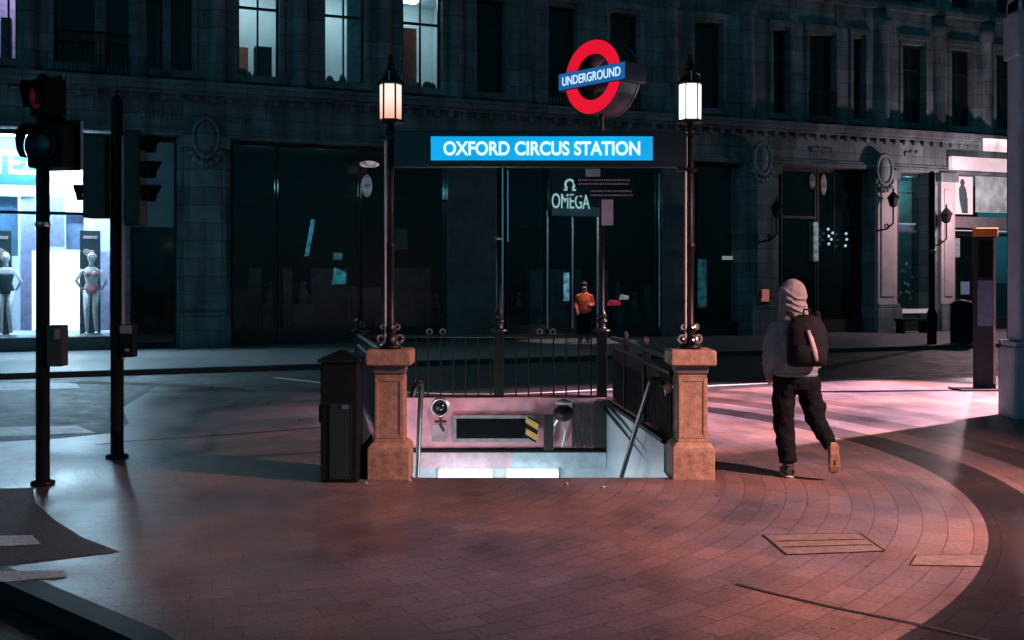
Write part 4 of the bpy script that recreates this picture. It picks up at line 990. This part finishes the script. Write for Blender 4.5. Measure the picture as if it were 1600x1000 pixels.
# ------------------------------------------------------------------ corner building at right edge
cb = thing('corner_building', 'blue lit stone corner pier of a building at the right edge', 'building', (6.50, 13.25, 0))
mb = MB(); mb.box(.10, 2.2, .06, .42, 1.0, 9); mb.build('pier', M_stone2, cb, bevel=.04)
mb = MB(); mb.box(0, 2.3, 0, .46, -.02, .93); mb.lathe([(.01,0)]*2, n=3) if False else None; mb.build('plinth', M_stone2, cb, bevel=.05)
mb = MB(); mb.box(.03, 2.27, .03, .44, .931, 1.0); mb.build('plinth_moulding', M_stone2, cb, bevel=.02)
mb = MB(); mb.box(2.3, 3.3, .12, .40, -.02, 9); mb.build('wall', mat('dark_marble', (.09,.11,.12), .4, 0, .4, 1.5), cb)  # unseen wall added to widen the pier's shadow, dark against reflections
for (w_, z0, z1) in ((.03,4.6,4.72),(-.04,4.72,5.3),(.0,5.3,5.5)):
    mb = MB(); mb.box(.10+w_, 2.2-w_, .06+w_, .42-w_*.2+.02, z0, z1); mb.build('capital', M_stone2, cb, bevel=.03)
mb = MB(); mb.tube([(.14,.0,3.55),(.10,-.18,3.7),(.02,-.25,3.55),(.06,-.2,3.4)], .03, 8); mb.tube([(.2,.05,3.2),(.2,-.22,3.1)], .03, 8); 
for v in mb.bm.verts: v.co.z += 1.25; v.co.x += .12
mb.build('bracket', M_blackm, cb)
mb = MB(); mb.lathe([(.04,-.20),(.08,-.14),(.10,.05),(.12,.08),(.03,.18),(.01,.24)], (.36,-.22,4.35), 6); mb.build('lantern', M_blackm, cb)
mb = MB(); mb.box(.13, 3.3, .44, .47, 1.02, 9); mb.box(.03, 3.3, .47, .50, -.02, 1.0); mb.build('rear_blackout', mat('blackout_slab', (.012,.014,.016), .5, 0, .4, 1.5), cb)  # unseen dark slabs added so the lit rear stays out of shop-glass reflections
mb = MB(); mb.box(.30, .52, -.015, -.002, .62, .80); mb.build('plaque', mat('plaque', (.10,.14,.17), .4), cb)

# totem, pole, far bin
tt = thing('wayfinding_totem', 'dark wayfinding totem with orange top on the pavement at right', 'totem', tuple(G(1538,609)))
k = 2848/169/FPX
mb = MB(); mb.box(-.165,.165,-.06,.06,0,2.52); mb.build('body', mat('totem_body', (.018,.026,.034), .75, spec=.15), tt, bevel=.01)
mb = MB(); mb.box(-.17,.20,-.065,.065,2.521,2.66); mb.build('top_band', mat('totem_orange', (.50,.19,.04), .5), tt, bevel=.008)
mb = MB(); mb.box(-.125,.10,-.068,-.061,1.85,2.45); mb.build('screen', M_darkglass, tt)
mb = MB(); mb.box(-.14,.11,-.068,-.061,1.05,1.80); mb.build('map_panel', mat('map_panel', (.09,.15,.23), .7, 0, .2, 8, spec=.2), tt)
mb = MB(); mb.box(.12,.155,-.07,-.061,.1,2.5); mb.build('edge_strip', mat('totem_edge', (.30,.28,.28), .5), tt)
mb = MB(); mb.box(-.50,.25,-.25,.25,0,.025); mb.build('base_plate', M_blackm, tt, bevel=.006)
pp = thing('bus_stop_pole', 'slim dark pole standing on the far pavement before the tall window', 'pole', tuple(G(1456,537)))
mb = MB(); mb.lathe([(.13,0),(.13,.9),(.085,1.0),(.085,4.9),(.02,4.95)], n=14); mb.build('shaft', M_blackm, pp, True)
mb = MB(); mb.lathe([(.10,2.6),(.11,2.65),(.10,2.7)], n=14); mb.build('collar', M_brass, pp, True)
fb = thing('litter_bin', 'dark litter bin on the far pavement outside the lit corner shop', 'bin', tuple(G(1503,535)))
mb = MB(); mb.lathe([(.30,0),(.32,.05),(.32,1.0),(.28,1.05)], n=18); mb.build('body', M_blackm, fb, True)
mb = MB(); mb.lathe([(.34,1.06),(.34,1.10),(.20,1.22),(.01,1.26)], n=18); mb.build('lid', M_blackm, fb, True)
bx = thing('bench', 'low dark bench under the tall window between pilasters', 'bench', tuple(wl(U(1425,-.8),-.8,0)), WANG)
mb = MB(); mb.box(-.6,.6,-.2,.2,.42,.50); mb.build('seat', M_blackm, bx, bevel=.01)
for s in (-.5,.5): mb = MB(); mb.box(s-.05,s+.05,-.18,.18,0,.419); mb.build('leg', M_blackm, bx)

# ------------------------------------------------------------------ people
def cloth(o, vox=.014, sm=5, disp=.012, dscale=.16, seed=0):
    r = o.modifiers.new('remesh', 'REMESH'); r.mode = 'VOXEL'; r.voxel_size = vox; r.use_smooth_shade = True
    s = o.modifiers.new('smooth', 'SMOOTH'); s.iterations = sm; s.factor = .6
    if disp:
        tx = bpy.data.textures.new('folds', 'CLOUDS'); tx.noise_scale = dscale; tx.noise_depth = 2
        d = o.modifiers.new('folds', 'DISPLACE'); d.texture = tx; d.strength = disp; d.mid_level = .5
        s2 = o.modifiers.new('smooth2', 'SMOOTH'); s2.iterations = 2; s2.factor = .5
    return o
M_hood = mat('hoodie', (.20,.22,.255), .95, 0, .15, 14, .3, 120, spec=.1); M_trou = mat('trousers', (.009,.011,.014), .95, 0, .3, 10, .3, 120, spec=.06)
M_skin = mat('skin', (.45,.27,.20), .6, 0, .08, 20); M_shoe = mat('shoe', (.03,.035,.04), .6, 0, .4, 14); M_sole = mat('sole', (.30,.18,.11), .7, 0, .3, 18, .5, 60)
def skin_body(parent, J, rad):
    # one continuous figure grown from a skeleton with a Skin modifier
    names = list(J); idx = {n: i for i, n in enumerate(names)}
    E_ = [('pelvis','waist'),('waist','chest'),('chest','neck'),('neck','jaw'),('jaw','skull'),('jaw','nose')]
    for s in ('l','r'):
        E_ += [('chest','sh_'+s),('sh_'+s,'el_'+s),('el_'+s,'wr_'+s),('wr_'+s,'palm_'+s),('pelvis','hip_'+s),('hip_'+s,'kn_'+s),('kn_'+s,'an_'+s),('an_'+s,'toe_'+s)]
        w, p = J['wr_'+s], J['palm_'+s]; d = (Vector(p)-Vector(w)).normalized(); side = d.cross(Vector((0,1,0.3))).normalized()
        for k in range(5):
            off_ = side*((k-1.5)*.021) if k < 4 else side*-.045
            ln = (.055,.068,.062,.045,.045)[k]; base = Vector(p)+off_+d*(.02 if k < 4 else -.025)
            curl = Vector((0,.35,-.15)) if k < 4 else Vector((0,.15,0))
            for q, (nm, l) in enumerate((('a',.0),('b',ln*.6),('c',ln))):
                n_ = f'f{k}{nm}{s}'; J[n_] = tuple(base + (d+curl*(q*.5)).normalized()*l); rad[n_] = .0095-.001*q; names.append(n_); idx[n_] = len(names)-1
            E_ += [('palm_'+s, f'f{k}a{s}'),(f'f{k}a{s}', f'f{k}b{s}'),(f'f{k}b{s}', f'f{k}c{s}')]
    me = bpy.data.meshes.new('body'); me.from_pydata([J[n] for n in names], [(idx[a], idx[b]) for a, b in E_], []); me.materials.append(M_skin)
    o = bpy.data.objects.new('body', me); COL.objects.link(o); o.parent = parent
    sk = o.modifiers.new('skin', 'SKIN'); sk.use_smooth_shade = True
    lay = me.skin_vertices[0] if me.skin_vertices else None
    if lay is None:
        bm_ = bmesh.new(); bm_.from_mesh(me); bm_.verts.layers.skin.verify(); bm_.to_mesh(me); bm_.free(); lay = me.skin_vertices[0]
    for n, i in idx.items():
        r = rad.get(n, .04); lay.data[i].radius = (r, r) if not isinstance(r, tuple) else r
    lay.data[idx['pelvis']].use_root = True
    o.modifiers.new('sub', 'SUBSURF').levels = 1; o.modifiers['sub'].render_levels = 1
    return o
RAD = dict(pelvis=.11, waist=.10, chest=.11, neck=.052, jaw=.075, skull=.085, nose=.016)
for s in 'lr': RAD.update({'sh_'+s:.05,'el_'+s:.04,'wr_'+s:.028,'palm_'+s:.03,'hip_'+s:.075,'kn_'+s:.052,'an_'+s:.036,'toe_'+s:.03})

wk = thing('person', 'person in a pale hoodie and dark trousers striding away from the camera', 'person', tuple(G(1240,745)))
J = dict(pelvis=(.02,.0,.95), waist=(.02,.01,1.08), chest=(.01,.02,1.33), neck=(.0,.03,1.47), jaw=(.0,.05,1.58), skull=(.0,.05,1.69), nose=(.0,.15,1.62),
  sh_l=(-.18,.02,1.38), el_l=(-.235,-.01,1.12), wr_l=(-.185,.12,.93), palm_l=(-.16,.17,.88), sh_r=(.20,.02,1.38), el_r=(.25,.0,1.13), wr_r=(.20,.17,1.0), palm_r=(.15,.20,.97),
  hip_l=(-.09,.0,.90), kn_l=(-.075,.06,.50), an_l=(-.05,.0,.10), toe_l=(-.05,.16,.04), hip_r=(.12,.0,.90), kn_r=(.215,.04,.52), an_r=(.28,-.24,.27), toe_r=(.285,-.225,.11))
skin_body(wk, dict(J), dict(RAD))
# hoodie: torso, sleeves, hood
mb = MB()
mb.loft([(.025,.0,.93,.180,.130),(.025,.0,.98,.192,.142),(.02,.0,1.10,.185,.14),(.01,.01,1.28,.195,.14),(.005,.02,1.385,.18,.12),(.0,.03,1.46,.11,.095)])
mb.tube([(-.14,.02,1.385),(-.20,.0,1.27),(-.225,-.015,1.10),(-.205,.06,.98),(-.175,.12,.90)], [.078,.074,.066,.060,.050], 14)
mb.tube([(.15,.02,1.385),(.215,.0,1.27),(.245,.0,1.12),(.22,.10,1.02),(.18,.18,.98)], [.078,.072,.064,.058,.050], 14)
cloth(mb.build('hoodie', M_hood, wk, True), .011, 2, .034, .055)
mb = MB()
mb.ell((.0,.035,1.655), .128,.145,.152, 20, 14); mb.loft([(.0,.02,1.42,.15,.11),(.0,.01,1.48,.14,.11),(.0,.02,1.58,.125,.13)])
for k in range(3):   # gathered folds round the back of the hood
    z = 1.50+k*.062; mb.tube([(-.125,.02,z+.11),(-.09,-.085,z+.07),(.0,-.122,z+.02-.01*k),(.08,-.10,z-.005),(.125,.0,z+.015)], .007, 8)
cloth(mb.build('hood', mat('hood_lit', (.24,.235,.26), .95, 0, .15, 14, .3, 120, spec=.1), wk, True), .009, 4, .012, .06)  # lighter copy of the hoodie colour, light on the hood painted in
mb = MB(); mb.loft([(.025,.0,.915,.190,.135),(.025,.0,.955,.20,.142)]); cloth(mb.build('waistband', M_hood, wk, True), .012, 2, 0)
# trousers
mb = MB(); mb.loft([(.025,.0,.80,.15,.11),(.025,.0,.88,.185,.135),(.025,.0,.95,.175,.125)])
mb.tube([(-.07,.0,.90),(-.082,.03,.68),(-.078,.05,.48),(-.06,.02,.26),(-.05,.0,.13)], [.115,.104,.092,.084,.074], 16)
mb.tube([(.12,.0,.90),(.165,.03,.70),(.215,.035,.52),(.25,-.10,.40),(.275,-.21,.31)], [.115,.106,.092,.078,.064], 16)
mb.ell((.25,.02,.62), .05,.06,.09)
cloth(mb.build('trousers', M_trou, wk, True), .012, 2, .034, .07)
# shoes
def shoe(pts, rads, sole_pts):
    mb = MB(); mb.tube(pts, rads, 14); o = cloth(mb.build('shoe', M_shoe, wk, True), .010, 2, 0); return o
o = shoe([(-.05,-.07,.055),(-.05,.0,.06),(-.05,.09,.045),(-.052,.19,.035)], [.042,.05,.045,.032], None)
mb = MB(); mb.tube([(-.05,-.08,.012),(-.05,.0,.012),(-.05,.10,.012),(-.052,.21,.012)], [.035,.045,.05,.03], 14, flat=.25); mb.build('sole', mat('sole_white', (.55,.48,.45), .7), o, True)
mb = MB(); mb.tube([(-.05,.0,.13),(-.05,-.005,.09)], [.05,.052], 12); mb.build('ankle', mat('sock', (.05,.06,.06), .9), wk, True)
o = shoe([(.278,-.25,.335),(.282,-.25,.27),(.288,-.235,.17),(.292,-.20,.085)], [.040,.046,.043,.034], None)
mb = MB(); M0 = mb.M
secs = [(.278,-.292,.355,.026),(.280,-.297,.325,.040),(.283,-.295,.26,.040),(.288,-.282,.20,.045),(.292,-.268,.14,.050),(.295,-.245,.095,.040),(.296,-.225,.07,.020)]
A_ = []; 
for (x, y, z, w) in secs: A_.append([mb.v((x-w,y,z)), mb.v((x+w,y,z)), mb.v((x+w,y+.03,z+.004)), mb.v((x-w,y+.03,z+.004))])
for i in range(len(A_)-1):
    for q in range(4): mb.face([A_[i][q], A_[i][(q+1)%4], A_[i+1][(q+1)%4], A_[i+1][q]])
mb.face(A_[0]); mb.face(A_[-1][::-1])
mb.build('sole', M_sole, o, bevel=.008)
# backpack, worn on the back
bp_ = thing('backpack', 'black backpack with a pale slanting stripe on the walking person', 'backpack', tuple(Vector(G(1240,745))+Vector((.062,-.20,1.255))))
M_bag = mat('bag', (.010,.012,.016), .8, 0, .3, 14, .3, 120, spec=.12)
mb = MB(); mb.loft([(0,.0,-.22,.13,.07),(0,-.01,-.20,.165,.10),(0,-.02,-.05,.17,.115),(0,-.01,.10,.16,.10),(-.0,.02,.19,.12,.07),(0,.03,.22,.05,.03)]); cloth(mb.build('body', M_bag, bp_, True), .012, 2, .015, .1)
mb = MB(); mb.loft([(0,-.10,-.20,.11,.03),(0,-.115,-.17,.13,.045),(0,-.12,-.06,.13,.05),(0,-.11,-.03,.11,.03)]); mb.build('pocket', M_bag, bp_, True)
mb = MB(); mb.tube([(-.02,-.118,.09),(.0,-.135,.02),(.02,-.172,-.08),(.035,-.17,-.16)], [.014,.020,.022,.016], 8, flat=.5); mb.build('stripe', mat('bag_stripe', (.36,.31,.31), .6), bp_, True)
for s in (-1, 1):
    mb = MB(); mb.tube([(s*.10,.0,.16),(s*.115,.10,.235),(s*.12,.20,.22),(s*.13,.33,.10),(s*.14,.36,-.04)], .022, 8, flat=.5); mb.build('strap', M_bag, bp_, True)
mb = MB(); mb.tube([(-.03,-.0,.20),(-.025,-.01,.26),(.025,-.01,.26),(.03,0,.20)], .010, 8); mb.build('handle', M_bag, bp_, True)

bp_.scale = (1.08,1.0,1.06)
# far person in orange by the glass doors
fp = thing('person', 'distant person in a bright orange jacket standing before the glass doors', 'person', tuple(G(913,536)))
Jf = dict(pelvis=(0,0,.95), waist=(0,0,1.08), chest=(0,0,1.33), neck=(0,-.01,1.47), jaw=(0,-.03,1.58), skull=(0,-.02,1.67), nose=(0,-.125,1.61),
  sh_l=(-.18,0,1.38), el_l=(-.25,.02,1.12), wr_l=(-.22,-.10,.95), palm_l=(-.2,-.14,.89), sh_r=(.18,0,1.38), el_r=(.25,.02,1.12), wr_r=(.18,-.16,1.08), palm_r=(.13,-.2,1.08),
  hip_l=(-.09,0,.90), kn_l=(-.10,-.01,.5), an_l=(-.10,.02,.09), toe_l=(-.11,-.12,.04), hip_r=(.09,0,.90), kn_r=(.10,-.01,.5), an_r=(.10,.02,.09), toe_r=(.12,-.12,.04))
skin_body(fp, Jf, dict(RAD))
M_or = mat('orange_jacket', (.90,.12,.05), .7, 0, .1, 10)
mb = MB(); mb.loft([(0,0,.85,.20,.14),(0,0,1.0,.21,.15),(0,0,1.25,.21,.14),(0,0,1.40,.19,.11),(0,0,1.48,.09,.08)])
mb.tube([(-.17,0,1.39),(-.25,.02,1.12),(-.22,-.09,.96)], [.08,.07,.05], 12); mb.tube([(.17,0,1.39),(.25,.02,1.12),(.19,-.14,1.07)], [.08,.07,.05], 12)
cloth(mb.build('jacket', M_or, fp, True), .02, 3, .02, .15)
mb = MB(); mb.tube([(-.09,0,.92),(-.10,0,.5),(-.10,.01,.10)], [.12,.09,.075], 12); mb.tube([(.09,0,.92),(.10,0,.5),(.10,.01,.10)], [.12,.09,.075], 12); cloth(mb.build('trousers', M_trou, fp, True), .02, 3, .015)
mb = MB(); mb.ell((0,.005,1.69), .10,.11,.10); mb.build('hair', mat('hair_dark', (.03,.02,.015), .7), fp, True)
for s in (-1,1): mb = MB(); mb.tube([(s*.10,.06,.05),(s*.11,-.05,.05),(s*.12,-.17,.035)], [.045,.05,.035], 10); mb.build('shoe', M_shoe, fp, True)

random.seed(11)
for px, py in ((885,757),(943,762),(640,752),(571,756)):
    mb = MB(); mb.ell((0,0,.008), .018,.014,.009, 7, 5)
    for v in mb.bm.verts: v.co += Vector((random.uniform(-1,1),random.uniform(-1,1),random.uniform(-.3,.3)))*.004
    tag(mb.build('paper_scrap', mat('scrap', (.55,.52,.50), .8), loc=tuple(G(px,py))), 'small pale scrap of litter on the paving before the stairwell', 'litter', 'pale scraps of litter before the stairwell')
# ------------------------------------------------------------------ street lights just outside the view
def street_lamp(label, base, h, arm, col, watts, aim, cone, blend=.6, size=.12):
    t = thing('street_lamp', label, 'street lamp', base)
    mb = MB(); mb.lathe([(.11,0),(.11,.5),(.07,.6),(.05,h)], n=14); mb.tube([(0,0,h-.05),(arm[0]*.5,arm[1]*.5,h+.12),(arm[0],arm[1],h+.12)], .035, 8); mb.build('post', M_black, t, True)
    mb = MB(); mb.lathe([(.02,.16),(.14,.12),(.20,.03),(.20,0)], (arm[0],arm[1],h), 18); mb.build('lamp_head', M_black, t, True)
    mb = MB(); mb.lathe([(.17,-.005),(.12,-.04),(.02,-.05)], (arm[0],arm[1],h), 18); mb.build('diffuser', emit('diffuser_'+str(int(watts)), col, 3), t, True)
    l = bpy.data.lights.new('street_light', 'SPOT'); l.energy = watts; l.color = col; l.spot_size = R(cone); l.spot_blend = blend; l.shadow_soft_size = size
    o = bpy.data.objects.new('street_light', l); COL.objects.link(o); o.parent = t; o.location = (arm[0], arm[1], h-.12)
    w_ = Vector(base)+o.location; o.rotation_euler = (Vector(aim)-w_).to_track_quat('-Z','Y').to_euler(); return t
street_lamp('street lamp on the pavement right of the view', (7.6,5.6,0), 4.5, (-.5,0), (1.0,.465,.40), 5500, (3.6,7.8,0), 84, .95)
street_lamp('street lamp on the pavement beside the viewpoint', (4.6,3.0,0), 6.2, (-.4,.3), (1.0,.50,.72), 330, (0.2,7.7,.0), 50, .9, .25)
street_lamp('added street lamp for the pink shop light behind the corner building', (12.3,17.5,0), 6.6, (-.8,-.2), (1.0,.52,.60), 40000, (5.2,15.5,0), 47, .5, .10)  # unseen lamp added to stand in for shop light behind the pier
